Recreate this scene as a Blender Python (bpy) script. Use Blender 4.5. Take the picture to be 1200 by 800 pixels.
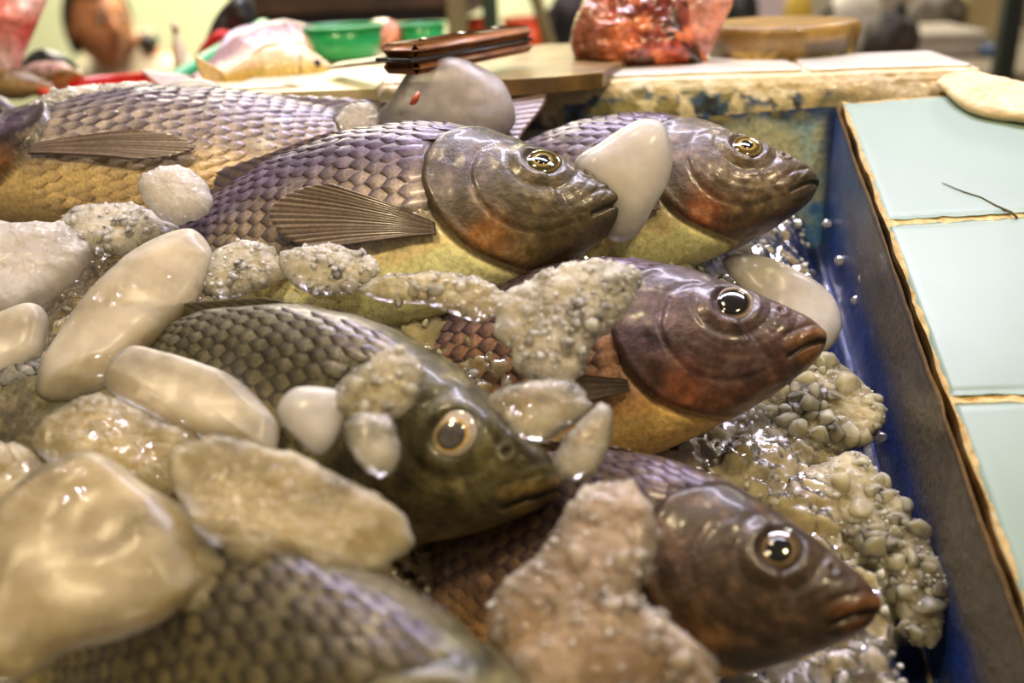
import bpy, math, random
import numpy as np
from mathutils import Matrix, Vector

for o in list(bpy.data.objects):
    bpy.data.objects.remove(o)
S = bpy.context.scene
COL = S.collection

# ------------------------------------------------------------------ frames
# The fish tray is a sloping slab.  Tray frame: a = to the right, b = up the slope, c = off the slab.
FOC = 1100.0
TILE = 0.12
w_ = np.array([106, 1054, -1100.0]); w_ /= np.linalg.norm(w_)
u_ = np.array([1, .045, (106 + 1054 * .045) / 1100]); u_ /= np.linalg.norm(u_)
n_ = np.cross(u_, w_)
RT = np.array([u_, w_, n_])                       # camera axes -> tray axes
CT = np.array([-0.12010229, -0.38976481, 0.29869786])   # camera in the tray frame
sl, rl = math.radians(21), math.radians(3.2)
MW = np.array([[1, 0, 0], [0, math.cos(sl), -math.sin(sl)], [0, math.sin(sl), math.cos(sl)]]) @ \
     np.array([[math.cos(rl), 0, -math.sin(rl)], [0, 1, 0], [math.sin(rl), 0, math.cos(rl)]])
T0 = np.array([0, 0, .85])
W = lambda P: np.asarray(P, float) @ MW.T + T0    # tray -> world
CW = W(CT)
RW = MW @ RT                                      # camera axes -> world


def ray_t(x, y):
    return RT @ np.array([x - 600, -(y - 400), -FOC])


def tp(x, y, c=0.0):
    """tray-frame point seen at x, y at height c above the slab"""
    d = ray_t(x, y)
    return CT + d * ((c - CT[2]) / d[2])


def at_z(x, y, z):
    d = RW @ np.array([x - 600, -(y - 400), -FOC])
    return CW + d * ((z - CW[2]) / d[2])


def at_d(x, y, dist):
    return CW + (RW @ np.array([x - 600, -(y - 400), -FOC])) / FOC * dist


# ------------------------------------------------------------------ camera, world, lights, exposure
cd = bpy.data.cameras.new('camera'); cam = bpy.data.objects.new('camera', cd); COL.objects.link(cam)
cd.sensor_width = 36; cd.lens = 36 * FOC / 1200; cd.clip_start = .01; cd.clip_end = 50
cd.dof.use_dof = True; cd.dof.focus_distance = .435; cd.dof.aperture_fstop = 4.6
mw = Matrix(RW.tolist()).to_4x4(); mw.translation = Vector(CW)
cam.matrix_world = mw
S.camera = cam
S.view_settings.view_transform = 'Standard'; S.view_settings.look = 'None'
S.view_settings.gamma = 1; S.view_settings.use_curve_mapping = False
S.view_settings.exposure = 0.1
S.cycles.use_denoising = True
S.cycles.max_bounces = 10; S.cycles.transmission_bounces = 8; S.cycles.transparent_max_bounces = 8
S.cycles.caustics_reflective = False; S.cycles.caustics_refractive = False
S.cycles.sample_clamp_indirect = 4

wd = bpy.data.worlds.new('hall'); S.world = wd; wd.use_nodes = True
wd.node_tree.nodes['Background'].inputs[0].default_value = (1, .78, .48, 1)
wd.node_tree.nodes['Background'].inputs[1].default_value = .16


def area(name, loc, target, sx, sy, power, col):
    l = bpy.data.lights.new(name, 'AREA'); l.shape = 'RECTANGLE'; l.size = sx; l.size_y = sy
    l.energy = power; l.color = col
    o = bpy.data.objects.new(name, l); COL.objects.link(o)
    o.location = loc
    o.rotation_euler = (Vector(target) - Vector(loc)).to_track_quat('-Z', 'Y').to_euler()
    return o


area('strip_lamp', (-.05, .42, 1.75), (-.12, .05, .9), .9, .10, 16, (.86, .80, 1))
area('wall_fill_light', (-1.1, 2.75, 2.5), (-1.3, 3.1, .6), 1.4, .5, 130, (1, .9, .72))  # added fill, out of view, to brighten the green back wall
area('back_fill_light', (-.75, 1.25, 2.3), (-1.5, 2.3, .7), .5, .2, 26, (1, .86, .64))  # added fill that lifts the seller's dark face
area('back_fill_light', (.80, 1.75, 2.0), (.35, 1.45, .7), .5, .2, 9, (1, .9, .78))  # second added fill, for the dim sacks and crates on the bench
for lx, ly, lp in ((-.42, -.40, 4.2), (.30, -.36, 4.2), (-.20, .02, 1.4)):
    area('bulb', (lx, ly, 1.72), (lx * .5, .08, .85), .10, .10, lp, (1, .78, .45))

# ------------------------------------------------------------------ helpers
rng = np.random.RandomState(7)
random.seed(7)


def lin(r, g, b):
    f = lambda v: (v / 255 / 12.92) if v / 255 <= .04045 else ((v / 255 + .055) / 1.055) ** 2.4
    return np.array([f(r), f(g), f(b)])


def smooth(e0, e1, x):
    t = np.clip((x - e0) / (e1 - e0), 0, 1)
    return t * t * (3 - 2 * t)


def _h(ix, iy, iz, s):
    n = (ix * 374761393 + iy * 668265263 + iz * 1274126177 + s * 974711) & 0x7fffffff
    n = ((n ^ (n >> 13)) * 1274126177) & 0x7fffffff
    return ((n ^ (n >> 16)) & 0xffff) / 65535.0


def vnoise(P, s=0):
    P = np.asarray(P, float); i = np.floor(P).astype(np.int64); f = P - i; f = f * f * (3 - 2 * f)
    r = 0
    for dx in (0, 1):
        for dy in (0, 1):
            for dz in (0, 1):
                wgt = (f[..., 0] if dx else 1 - f[..., 0]) * (f[..., 1] if dy else 1 - f[..., 1]) * (f[..., 2] if dz else 1 - f[..., 2])
                r = r + wgt * _h(i[..., 0] + dx, i[..., 1] + dy, i[..., 2] + dz, s)
    return r * 2 - 1


def fbm(P, o=4, s=0):
    P = np.asarray(P, float); r = 0; a = .5
    for k in range(o):
        r = r + a * vnoise(P * 2 ** k + k * 17.3, s + k); a *= .5
    return r


def worley(P2, s=0):
    """2-D cells: distance to nearest, second nearest and the id of the nearest"""
    i = np.floor(P2).astype(np.int64)
    d1 = np.full(len(P2), 9.); d2 = np.full(len(P2), 9.); idv = np.zeros(len(P2))
    for dx in (-1, 0, 1):
        for dy in (-1, 0, 1):
            cx, cy = i[:, 0] + dx, i[:, 1] + dy
            fx = cx + _h(cx, cy, 0 * cx, s); fy = cy + _h(cx, cy, 0 * cx + 1, s)
            d = np.hypot(P2[:, 0] - fx, P2[:, 1] - fy)
            near = d < d1
            d2 = np.where(near, d1, np.minimum(d2, d)); idv = np.where(near, _h(cx, cy, 0 * cx + 2, s), idv)
            d1 = np.where(near, d, d1)
    return d1, d2, idv


def mesh(name, V, Fc, mat, parent=None, col=None, smooth_=True, mats=None, fmat=None):
    me = bpy.data.meshes.new(name)
    V = np.asarray(V, float)
    if isinstance(Fc, np.ndarray):
        k = Fc.shape[1]
        me.vertices.add(len(V)); me.vertices.foreach_set('co', V.ravel())
        me.loops.add(Fc.size); me.loops.foreach_set('vertex_index', Fc.ravel().astype(np.int32))
        me.polygons.add(len(Fc)); me.polygons.foreach_set('loop_start', np.arange(0, Fc.size, k, dtype=np.int32))
    else:
        me.from_pydata(V.tolist(), [], [tuple(f) for f in Fc])
    me.update(calc_edges=True); me.validate()
    if smooth_:
        me.polygons.foreach_set('use_smooth', [True] * len(me.polygons))
    if col is not None:
        at = me.color_attributes.new('col', 'FLOAT_COLOR', 'POINT')
        c = np.ones((len(V), 4)); c[:, :3] = np.clip(col, 0, 1); at.data.foreach_set('color', c.ravel())
    for m in (mats or [mat]):
        me.materials.append(m)
    if fmat is not None:
        me.polygons.foreach_set('material_index', fmat)
    o = bpy.data.objects.new(name, me); COL.objects.link(o)
    if parent is not None:
        o.parent = parent
    return o


def gridF(nu, nv, wrap=False):
    """quads of an nu x nv vertex grid (index = i*nv + j); wrap joins the last j to the first"""
    i, j = np.meshgrid(np.arange(nu - 1), np.arange(nv if wrap else nv - 1), indexing='ij')
    i = i.ravel(); j = j.ravel(); j2 = (j + 1) % nv
    return np.stack([i * nv + j, i * nv + j2, (i + 1) * nv + j2, (i + 1) * nv + j], 1)


class MB:
    """collects shapes into one mesh"""
    def __init__(s): s.V = []; s.F = []; s.n = 0
    def add(s, V, Fc):
        V = np.asarray(V, float); s.V.append(V)
        s.F += [tuple(int(k) + s.n for k in f) for f in Fc]; s.n += len(V); return s
    def box(s, lo, hi, bev=0.0, M=None):
        lo = np.array(lo, float); hi = np.array(hi, float)
        bev = min(bev, (hi - lo).min() * .45)
        V = []; idx = {}
        if bev <= 0:
            V = np.array([[x, y, z] for x in (lo[0], hi[0]) for y in (lo[1], hi[1]) for z in (lo[2], hi[2])])
            Fc = [(0, 1, 3, 2), (4, 6, 7, 5), (0, 4, 5, 1), (2, 3, 7, 6), (0, 2, 6, 4), (1, 5, 7, 3)]
        else:
            for sx in (0, 1):
                for sy in (0, 1):
                    for sz in (0, 1):
                        for ax in range(3):
                            p = np.array([hi[0] - bev if sx else lo[0] + bev, hi[1] - bev if sy else lo[1] + bev, hi[2] - bev if sz else lo[2] + bev])
                            sg = (sx, sy, sz)[ax]; p[ax] = hi[ax] if sg else lo[ax]
                            idx[sx, sy, sz, ax] = len(V); V.append(p)
            V = np.array(V); Fc = []
            q = [(0, 0), (1, 0), (1, 1), (0, 1)]
            def k(ax, a, b, c):   # a on axis ax; b, c on the next two
                t = [0, 0, 0]; t[ax] = a; t[(ax + 1) % 3] = b; t[(ax + 2) % 3] = c; return tuple(t)
            for ax in range(3):
                for a in (0, 1):
                    f = [idx[k(ax, a, b, c) + (ax,)] for b, c in q]
                    Fc.append(f if a else f[::-1])
                bx, cx = (ax + 1) % 3, (ax + 2) % 3
                for b, c in q:
                    f = [idx[k(ax, 0, b, c) + (bx,)], idx[k(ax, 1, b, c) + (bx,)], idx[k(ax, 1, b, c) + (cx,)], idx[k(ax, 0, b, c) + (cx,)]]
                    Fc.append(f if (b == c) else f[::-1])
            for sx in (0, 1):
                for sy in (0, 1):
                    for sz in (0, 1):
                        f = [idx[sx, sy, sz, 0], idx[sx, sy, sz, 1], idx[sx, sy, sz, 2]]
                        Fc.append(f if (sx + sy + sz) % 2 else f[::-1])
        if M is not None:
            V = V @ np.asarray(M)[:3, :3].T + np.asarray(M)[:3, 3]
        return s.add(V, Fc)
    def tube(s, pts, rad, seg=12, cap=True, flat=(1, 1), up=(0, 0, 1)):
        pts = np.asarray(pts, float); rad = np.broadcast_to(np.asarray(rad, float), (len(pts),))
        V = []
        for i, p in enumerate(pts):
            t = pts[min(i + 1, len(pts) - 1)] - pts[max(i - 1, 0)]; t /= np.linalg.norm(t)
            a = np.cross(t, up)
            if np.linalg.norm(a) < .05: a = np.cross(t, (0, 1, 0))
            a /= np.linalg.norm(a); b = np.cross(a, t)
            an = np.linspace(0, 2 * np.pi, seg, endpoint=False)
            V.append(p + rad[i] * (np.cos(an)[:, None] * a * flat[0] + np.sin(an)[:, None] * b * flat[1]))
        V = np.concatenate(V); Fc = [tuple(f) for f in gridF(len(pts), seg, True)]
        if cap:
            Fc.append(tuple(range(seg))[::-1]); Fc.append(tuple(range((len(pts) - 1) * seg, len(pts) * seg)))
        return s.add(V, [f[::-1] for f in Fc])
    def lathe(s, prof, seg=32, ctr=(0, 0, 0), sx=1, sy=1, cap=True):
        an = np.linspace(0, 2 * np.pi, seg, endpoint=False)
        V = np.concatenate([np.stack([r * np.cos(an) * sx, r * np.sin(an) * sy, np.full(seg, z)], 1) for r, z in prof]) + np.array(ctr)
        Fc = [tuple(f) for f in gridF(len(prof), seg, True)]
        if cap:
            Fc.append(tuple(range(seg))[::-1]); Fc.append(tuple(range((len(prof) - 1) * seg, len(prof) * seg)))
        return s.add(V, Fc)
    def ball(s, ctr, r, nu=16, nv=24, deform=None):
        th = np.linspace(.001, np.pi - .001, nu); ph = np.linspace(0, 2 * np.pi, nv, endpoint=False)
        D = np.stack([np.sin(th)[:, None] * np.cos(ph), np.sin(th)[:, None] * np.sin(ph), np.repeat(np.cos(th)[:, None], nv, 1)], -1).reshape(-1, 3)
        V = D * np.asarray(r)
        if deform is not None: V = deform(V, D)
        Fc = [tuple(f) for f in gridF(nu, nv, True)] + [tuple(range(nv))[::-1], tuple(range((nu - 1) * nv, nu * nv))]
        return s.add(V + np.asarray(ctr), Fc)
    def build(s, name, mat, parent=None, sm=True, origin=None):
        V = np.concatenate(s.V)
        if origin is not None: V = V - np.asarray(origin)
        o = mesh(name, V, s.F, mat, parent, smooth_=sm)
        if origin is not None: o.location = Vector(origin)
        return o


def tag(o, label, cat, group=None, kind=None):
    if label: o['label'] = label
    if cat: o['category'] = cat
    if group: o['group'] = group
    if kind: o['kind'] = kind
    return o


def empty(name, loc, label, cat, group=None, rot=None):
    o = bpy.data.objects.new(name, None); COL.objects.link(o); o.empty_display_size = .02
    if rot is not None:
        m = Matrix(np.asarray(rot).tolist()).to_4x4(); m.translation = Vector(loc); o.matrix_world = m
    else:
        o.location = Vector(loc)
    return tag(o, label, cat, group)


# ------------------------------------------------------------------ materials
def new_mat(name):
    m = bpy.data.materials.new(name); m.use_nodes = True
    return m, m.node_tree.nodes, m.node_tree.links, m.node_tree.nodes['Principled BSDF']


def noise_node(N, L, scale, detail=4, rough=.55, coord='Object'):
    tc = N.new('ShaderNodeTexCoord'); n = N.new('ShaderNodeTexNoise')
    n.inputs['Scale'].default_value = scale; n.inputs['Detail'].default_value = detail; n.inputs['Roughness'].default_value = rough
    L.new(tc.outputs[coord], n.inputs['Vector']); return n


def ramp(N, L, src, stops):
    r = N.new('ShaderNodeValToRGB'); e = r.color_ramp.elements
    while len(e) < len(stops): e.new(.5)
    for k, (p, c) in enumerate(stops):
        e[k].position = p; e[k].color = (*c, 1)
    L.new(src, r.inputs[0]); return r


def bump(N, L, src, strength, dist, bs):
    b = N.new('ShaderNodeBump'); b.inputs['Strength'].default_value = strength; b.inputs['Distance'].default_value = dist
    L.new(src, b.inputs['Height']); L.new(b.outputs[0], bs.inputs['Normal']); return b


def simple(name, c0, c1=None, scale=60, rough=.5, coat=0, bmp=0, bdist=.001, metal=0, sss=0, detail=4, lo=.35, hi=.65):
    m, N, L, bs = new_mat(name)
    c1 = c0 if c1 is None else c1
    n = noise_node(N, L, scale, detail)
    r = ramp(N, L, n.outputs[0], [(lo, tuple(c0)), (hi, tuple(c1))])
    L.new(r.outputs[0], bs.inputs['Base Color'])
    bs.inputs['Roughness'].default_value = rough; bs.inputs['Coat Weight'].default_value = coat
    bs.inputs['Coat Roughness'].default_value = .1; bs.inputs['Metallic'].default_value = metal
    if sss:
        bs.inputs['Subsurface Weight'].default_value = sss; bs.inputs['Subsurface Scale'].default_value = .01
    if bmp: bump(N, L, n.outputs[0], bmp, bdist, bs)
    return m


def attr_mat(name, rough=.35, coat=.5, spk=900, amt=.35, bmp=.15, bdist=.0004, sptint=None, spec=.5, coat_rough=.1):
    """colour read from the mesh, with fine speckle"""
    m, N, L, bs = new_mat(name)
    a = N.new('ShaderNodeAttribute'); a.attribute_name = 'col'
    n = noise_node(N, L, spk, 3)
    r = ramp(N, L, n.outputs[0], [(.3, (1 - amt,) * 3), (.7, (1 + amt * .6,) * 3)])
    mx = N.new('ShaderNodeMix'); mx.data_type = 'RGBA'; mx.blend_type = 'MULTIPLY'; mx.inputs[0].default_value = 1
    L.new(a.outputs['Color'], mx.inputs[6]); L.new(r.outputs[0], mx.inputs[7]); L.new(mx.outputs[2], bs.inputs['Base Color'])
    bs.inputs['Roughness'].default_value = rough; bs.inputs['Coat Weight'].default_value = coat; bs.inputs['Coat Roughness'].default_value = coat_rough
    bs.inputs['Specular IOR Level'].default_value = spec
    if sptint: bs.inputs['Specular Tint'].default_value = (*sptint, 1)
    if bmp: bump(N, L, n.outputs[0], bmp, bdist, bs)
    return m


def ice_mat(name, tint, cloudy, rough, bscale, bstr, cloud_lo=.3, cloud_hi=.7, nscale=70, bdist=.001, thin=False, sss=.014, glint=1.5, trl=.2):
    """wet ice: a glinting skin over milky, bubble-filled ice mixed with clear ice (thin: light passes straight on; else it refracts)"""
    m, N, L, bs = new_mat(name)
    out = N['Material Output']
    nb = noise_node(N, L, bscale, 5, .6)
    bn = N.new('ShaderNodeBump'); bn.inputs['Strength'].default_value = bstr; bn.inputs['Distance'].default_value = bdist
    L.new(nb.outputs[0], bn.inputs['Height'])
    b2 = N.new('ShaderNodeBsdfPrincipled'); b2.inputs['Base Color'].default_value = (*tint, 1)
    b2.inputs['Roughness'].default_value = .6; b2.inputs['Specular IOR Level'].default_value = 0
    b2.inputs['Subsurface Weight'].default_value = 1; b2.inputs['Subsurface Radius'].default_value = (1, .93, .8); b2.inputs['Subsurface Scale'].default_value = sss
    tr = N.new('ShaderNodeBsdfTranslucent'); tr.inputs[0].default_value = (*tint, 1)
    mt = N.new('ShaderNodeMixShader'); mt.inputs[0].default_value = trl
    L.new(b2.outputs[0], mt.inputs[1]); L.new(tr.outputs[0], mt.inputs[2])
    n = noise_node(N, L, nscale, 4)
    mr = N.new('ShaderNodeMapRange'); mr.inputs['From Min'].default_value = cloud_lo; mr.inputs['From Max'].default_value = cloud_hi
    mr.inputs['To Min'].default_value = max(0, cloudy - .3); mr.inputs['To Max'].default_value = min(1, cloudy + .3)
    L.new(n.outputs[0], mr.inputs['Value'])
    mx = N.new('ShaderNodeMixShader'); L.new(mr.outputs[0], mx.inputs[0]); L.new(mt.outputs[0], mx.inputs[2])
    if thin:
        tp_ = N.new('ShaderNodeBsdfTransparent'); tp_.inputs[0].default_value = (.97, .96, .93, 1); L.new(tp_.outputs[0], mx.inputs[1])
    else:
        bs.inputs['Base Color'].default_value = (1, .99, .97, 1); bs.inputs['Transmission Weight'].default_value = 1
        bs.inputs['IOR'].default_value = 1.31; bs.inputs['Roughness'].default_value = rough; L.new(bn.outputs[0], bs.inputs['Normal'])
        L.new(bs.outputs[0], mx.inputs[1])
    gl = N.new('ShaderNodeBsdfGlossy'); gl.inputs['Roughness'].default_value = rough; L.new(bn.outputs[0], gl.inputs['Normal'])
    fr = N.new('ShaderNodeFresnel'); fr.inputs[0].default_value = glint; L.new(bn.outputs[0], fr.inputs['Normal'])
    m3 = N.new('ShaderNodeMixShader'); L.new(fr.outputs[0], m3.inputs[0]); L.new(mx.outputs[0], m3.inputs[1]); L.new(gl.outputs[0], m3.inputs[2])
    L.new(m3.outputs[0], out.inputs['Surface'])
    return m


M = {}
M['fish'] = attr_mat('fish_skin', .42, .30, 420, .32, .5, .0008, None, .4, .16)
M['scale'] = attr_mat('fish_scale', .36, .18, 700, .35, .3, .0005, (.76, .66, 1), .5, .14)
M['fin'] = attr_mat('fish_fin', .35, .5, 500, .3, .1)
M['eye'] = attr_mat('fish_eye', .08, 1.0, 1500, .2, 0, coat_rough=.03)
M['pupil_grey'] = simple('clouded_pupil', lin(96, 92, 92), lin(70, 66, 66), 300, .08, 1)
M['pupil'] = simple('pupil', (.006, .006, .007), rough=.04, coat=1)
M['ice_smooth'] = ice_mat('ice_smooth', lin(236, 224, 202), .52, .24, 110, .12, nscale=30, thin=True, glint=1.26)
M['ice_melt'] = ice_mat('ice_melt', lin(226, 210, 174), .40, .20, 90, .4, nscale=40, thin=True, glint=1.28)
M['ice_milky'] = ice_mat('ice_milky', lin(240, 234, 228), .78, .20, 140, .12, nscale=40, thin=True, glint=1.3, trl=.4)
M['ice_clear'] = ice_mat('ice_clear', lin(236, 228, 208), .34, .08, 110, .4, nscale=60, thin=True, glint=1.4)
M['ice_grain'] = ice_mat('ice_grain', lin(252, 242, 216), .66, .05, 300, .15, nscale=140, thin=True, glint=1.42, trl=.15, sss=.006)
M['slush'] = ice_mat('ice_slush', lin(246, 238, 222), .60, .10, 170, .5, nscale=60, bdist=.002, thin=True, glint=1.36, sss=.010)
M['ice_glaze'] = ice_mat('ice_glaze', lin(236, 224, 196), .42, .10, 120, .5, nscale=50, bdist=.002, thin=True, glint=1.36, sss=.010)
M['ice_glaze2'] = ice_mat('ice_glaze_clear', lin(236, 214, 192), .36, .10, 110, .5, nscale=50, bdist=.002, thin=True, glint=1.36, sss=.010)
M['slush2'] = ice_mat('ice_slush_wet', lin(236, 224, 184), .50, .08, 120, .5, nscale=50, bdist=.002, thin=True, glint=1.38, sss=.010)
M['ice_clear2'] = ice_mat('ice_clear_block', lin(240, 234, 236), .60, .10, 420, .5, nscale=40, thin=True, glint=1.4, trl=.6)
M['ice_glint'] = ice_mat('ice_glint', lin(252, 246, 232), .70, .04, 300, .0, nscale=140, thin=True, glint=1.45, trl=.1, sss=.004)
M['bed'] = ice_mat('ice_bed', lin(222, 208, 168), .60, .06, 300, .30, nscale=90, bdist=.002, thin=True, glint=1.36)

# ------------------------------------------------------------------ the counter: sloping tiled slab with a sunken blue tray and a plastered ledge
counter = empty('fish_counter', W((0, 0, 0)), 'sloping market counter with aqua tiles, sunken blue tray and peeling cream ledge', 'counter', rot=MW)
Lc = lambda P: (np.asarray(P, float) - T0) @ MW        # world -> counter (tray frame)
ZL = W((-.03, .118, .018))[2]                           # height of the level ledge
DEEP = -.076
BACK = .118

M['wall_paint'] = attr_mat('tray_paint', .42, .25, 350, .35, .5, .0012)
M['plaster'] = attr_mat('ledge_plaster', .6, .15, 260, .22, .5, .0015)
M['tile'] = simple('aqua_glaze', lin(130, 153, 145), lin(136, 159, 150), 14, .38, .0, .02, .0005)
M['white_tile'] = simple('white_glaze', lin(232, 230, 222), lin(245, 243, 238), 30, .2, .4, .05, .0006)
M['grout'] = simple('ochre_grout', lin(196, 160, 96), lin(222, 200, 150), 220, .8, 0, .6, .002)
M['crack'] = simple('dark_crack', lin(96, 88, 64), rough=.9)
M['concrete'] = simple('counter_concrete', lin(120, 110, 92), lin(146, 136, 116), 12, .85, 0, .3, .004)


def panel(P, nu, nv):            # P(s, t) -> points on 0..1
    s, t = np.meshgrid(np.linspace(0, 1, nu), np.linspace(0, 1, nv), indexing='ij')
    return P(s.ravel(), t.ravel())


mixc = lambda a, b, t: a * (1 - t)[:, None] + b * t[:, None]
# right wall of the tray
V = panel(lambda s, t: np.stack([0 - .010 * t, -.46 + s * (.46 + BACK), (DEEP - .003) * t], 1), 220, 30)
nz = fbm(V * 60, 4, 3); V[:, 0] += .0012 * nz - .0012 * (V[:, 2] > -.004)
n2 = fbm(V * np.array([30, 18, 70]), 4, 9)
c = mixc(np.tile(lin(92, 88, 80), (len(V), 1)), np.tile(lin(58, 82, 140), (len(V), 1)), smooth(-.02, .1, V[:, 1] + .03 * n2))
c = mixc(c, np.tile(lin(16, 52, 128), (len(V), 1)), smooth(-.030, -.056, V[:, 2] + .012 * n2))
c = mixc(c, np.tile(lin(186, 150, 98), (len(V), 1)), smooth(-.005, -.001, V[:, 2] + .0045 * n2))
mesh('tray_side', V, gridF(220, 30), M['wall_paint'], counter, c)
# back wall
V = panel(lambda s, t: np.stack([-.80 + .80 * s, BACK + .004 - .040 * t, -.004 + (DEEP + .004) * t], 1), 330, 40)
n1 = fbm(V * 38, 5, 21); n2 = fbm(V * 90, 4, 5); n3 = fbm(V * 16, 3, 31)
V[:, 1] -= .003 * np.abs(n2) * smooth(-.03, -.01, V[:, 2])
c = mixc(np.tile(lin(196, 200, 168), (len(V), 1)), np.tile(lin(140, 186, 204), (len(V), 1)), smooth(-.15, .25, n1))
c = mixc(c, np.tile(lin(80, 146, 220), (len(V), 1)), smooth(.02, .2, n3 + .3 * n2))
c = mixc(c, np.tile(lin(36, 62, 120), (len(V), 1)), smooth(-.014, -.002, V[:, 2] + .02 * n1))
c = mixc(c, np.tile(lin(150, 140, 88), (len(V), 1)), smooth(.05, .2, n2) * smooth(-.016, -.002, V[:, 2]))
c = mixc(c, np.tile(lin(40, 50, 48), (len(V), 1)), smooth(.1, .3, fbm(V * 120, 3, 77)) * smooth(-.016, -.004, V[:, 2]))
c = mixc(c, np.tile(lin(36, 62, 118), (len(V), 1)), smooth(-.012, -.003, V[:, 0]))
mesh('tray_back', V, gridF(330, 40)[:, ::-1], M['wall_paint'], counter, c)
# tray floor, far and near ends
V = panel(lambda s, t: np.stack([-.80 + .80 * s, -.46 + (BACK + .46) * t, np.full(s.shape, DEEP)], 1), 60, 50)
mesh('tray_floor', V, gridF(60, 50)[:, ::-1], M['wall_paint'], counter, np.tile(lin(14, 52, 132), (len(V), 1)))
MB().box((-.82, -.48, DEEP - .01), (-.80, BACK, 0), .002).box((-.82, -.50, DEEP - .01), (.13, -.46, 0), .002).build('tray_end', M['concrete'], counter)
# body of the counter down to the floor
mb = MB(); P = W((.05, 0, 0))
mb.box((-.80, -.36, 0), (.06, .14, .60), .01)
o = mb.build('base', M['concrete'], None); o.data.transform(Matrix(np.vstack([np.hstack([MW.T, (-MW.T @ T0)[:, None]]), [0, 0, 0, 1]]).tolist())); o.parent = counter
# bed under the tiles
V = panel(lambda s, t: np.stack([.0012 + .0008 * np.sin(90 * s) + .245 * t, -.46 + s * (.46 + BACK), np.full(s.shape, -.0004)], 1), 160, 40)
V[:, 2] += .0012 * fbm(V * 220, 3, 4) + .0022 * smooth(.004, .0, V[:, 0])
g = gridF(160, 40)[:, ::-1]
k = len(V); V2 = V.copy(); V2[:, 2] = -.03
ed = [i * 40 for i in range(160)]
Fg = [tuple(f) for f in g] + [(ed[i], ed[i + 1], ed[i + 1] + k, ed[i] + k) for i in range(159)]
mesh('grout_bed', np.concatenate([V, V2]), Fg, M['grout'], counter)


def tile(lo, hi, mat, seed, top=.0012, thick=.006, parent=counter, chip=.0016, xf=None, n=40):
    """glazed tile with softened, slightly chipped edges"""
    t = np.linspace(0, 1, n); e = t.copy()
    A, B = np.meshgrid(e, e, indexing='ij')
    P = np.stack([lo[0] + A * (hi[0] - lo[0]), lo[1] + B * (hi[1] - lo[1]), np.full(A.shape, top)], -1).reshape(-1, 3)
    a, b = A.ravel(), B.ravel()
    rim = np.minimum.reduce([a, 1 - a, b, 1 - b])
    nn = fbm(P * 190 + seed * 3.1, 3, seed)
    pull = np.where(rim < .001, chip * np.clip(nn + .1, 0, 1) * 2, 0)
    cx = (np.array(lo) + np.array(hi)) / 2
    P[:, 0] -= np.where((a < .001) | (a > .999), np.sign(P[:, 0] - cx[0]) * pull, 0)
    P[:, 1] -= np.where((b < .001) | (b > .999), np.sign(P[:, 1] - cx[1]) * pull, 0)
    P[:, 2] -= np.where(rim < .001, .0007, 0)
    P[:, 2] += .0004 * fbm(P * 12 + seed, 2, seed)
    g = gridF(n, n)
    ring = [i * n for i in range(n)] + [(n - 1) * n + j for j in range(1, n)] + [i * n + n - 1 for i in range(n - 2, -1, -1)] + [j for j in range(n - 2, 0, -1)]
    low = P[ring].copy(); low[:, 2] -= thick
    k = len(P); Fc = [tuple(f)[::-1] for f in g]
    for i in range(len(ring)):
        j = (i + 1) % len(ring)
        Fc.append((ring[i], ring[j], k + j, k + i))
    V = np.concatenate([P, low])
    if xf is not None: V = xf(V)
    return mesh('tile', V, Fc, mat, parent)


G = .0016
tiles = []
for r in range(4):
    for q in range(2):
        if q and r == 0: continue
        hi_b = BACK - .002 if r == 0 else -TILE * (r - 1) - G
        tiles.append(tile((.0022 + .1225 * q, -TILE * r + G), (.0022 + .1225 * q + .120, hi_b), M['tile'], r * 2 + q))
mb = MB()
pts = np.array([tp(1104, 214, .0016), tp(1128, 224, .0016), tp(1150, 231, .0016), tp(1166, 240, .0016), tp(1186, 249, .0016), tp(1192, 255, .0016)])
mb.tube(pts, [.0002, .0003, .0003, .0004, .0006, .0006], 6)
mb.build('crack', M['crack'], tiles[0])

# ledge
XL = at_z(222, 96, ZL)[0]
XS = np.linspace(XL, .0835, 300)
yb_full = at_z(900, 70, ZL)[1] + .002
p1, p2 = at_z(1112, 67, ZL), at_z(1200, 100, ZL)
rows = []
for X in XS:
    f0 = W((X, BACK + .002, -.014)); ft = at_z(900, 88.5, ZL) * np.array([0, 1, 0]) + np.array([X, 0, ZL])
    yb = yb_full
    prof = [np.array([f0[0], f0[1] + .003, f0[2]]), f0]
    for t in np.linspace(.08, .86, 14): prof.append(f0 + (ft - f0) * t + np.array([0, -.003 * math.sin(t * 3.1), 0]))
    for t in np.linspace(.1, 1, 5): prof.append(ft + np.array([0, .004 * t * t, -.003 * (1 - t) ** 2]))
    for t in np.linspace(.1, 1, 9): prof.append(np.array([ft[0], ft[1] + .004 + (yb - ft[1] - .004) * t, ZL]))
    prof.append(np.array([ft[0], yb, ZL - .06]))
    rows.append(prof)
V = np.array(rows); nv = V.shape[1]; V = V.reshape(-1, 3)
n1 = fbm(V * 70, 4, 11); n2 = fbm(V * 26, 3, 13)
face = np.tile(smooth(0, 3, np.arange(nv)) * smooth(21, 17, np.arange(nv)), len(XS))
V[:, 1] += face * (.0035 * n2 + .0025 * n1 + .0022 * np.abs(fbm(V * 130, 3, 19)))
low = np.tile(smooth(17, 9, np.arange(nv)), len(XS)); n4 = fbm(V * 110, 4, 17)
c = mixc(np.tile(lin(214, 196, 150), (len(V), 1)), np.tile(lin(240, 232, 206), (len(V), 1)), smooth(-.1, .25, n2 + .5 * n1))
c = mixc(c, np.tile(lin(176, 150, 112), (len(V), 1)), smooth(-.035, .03, V[:, 0]) * .55 * face)
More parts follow.
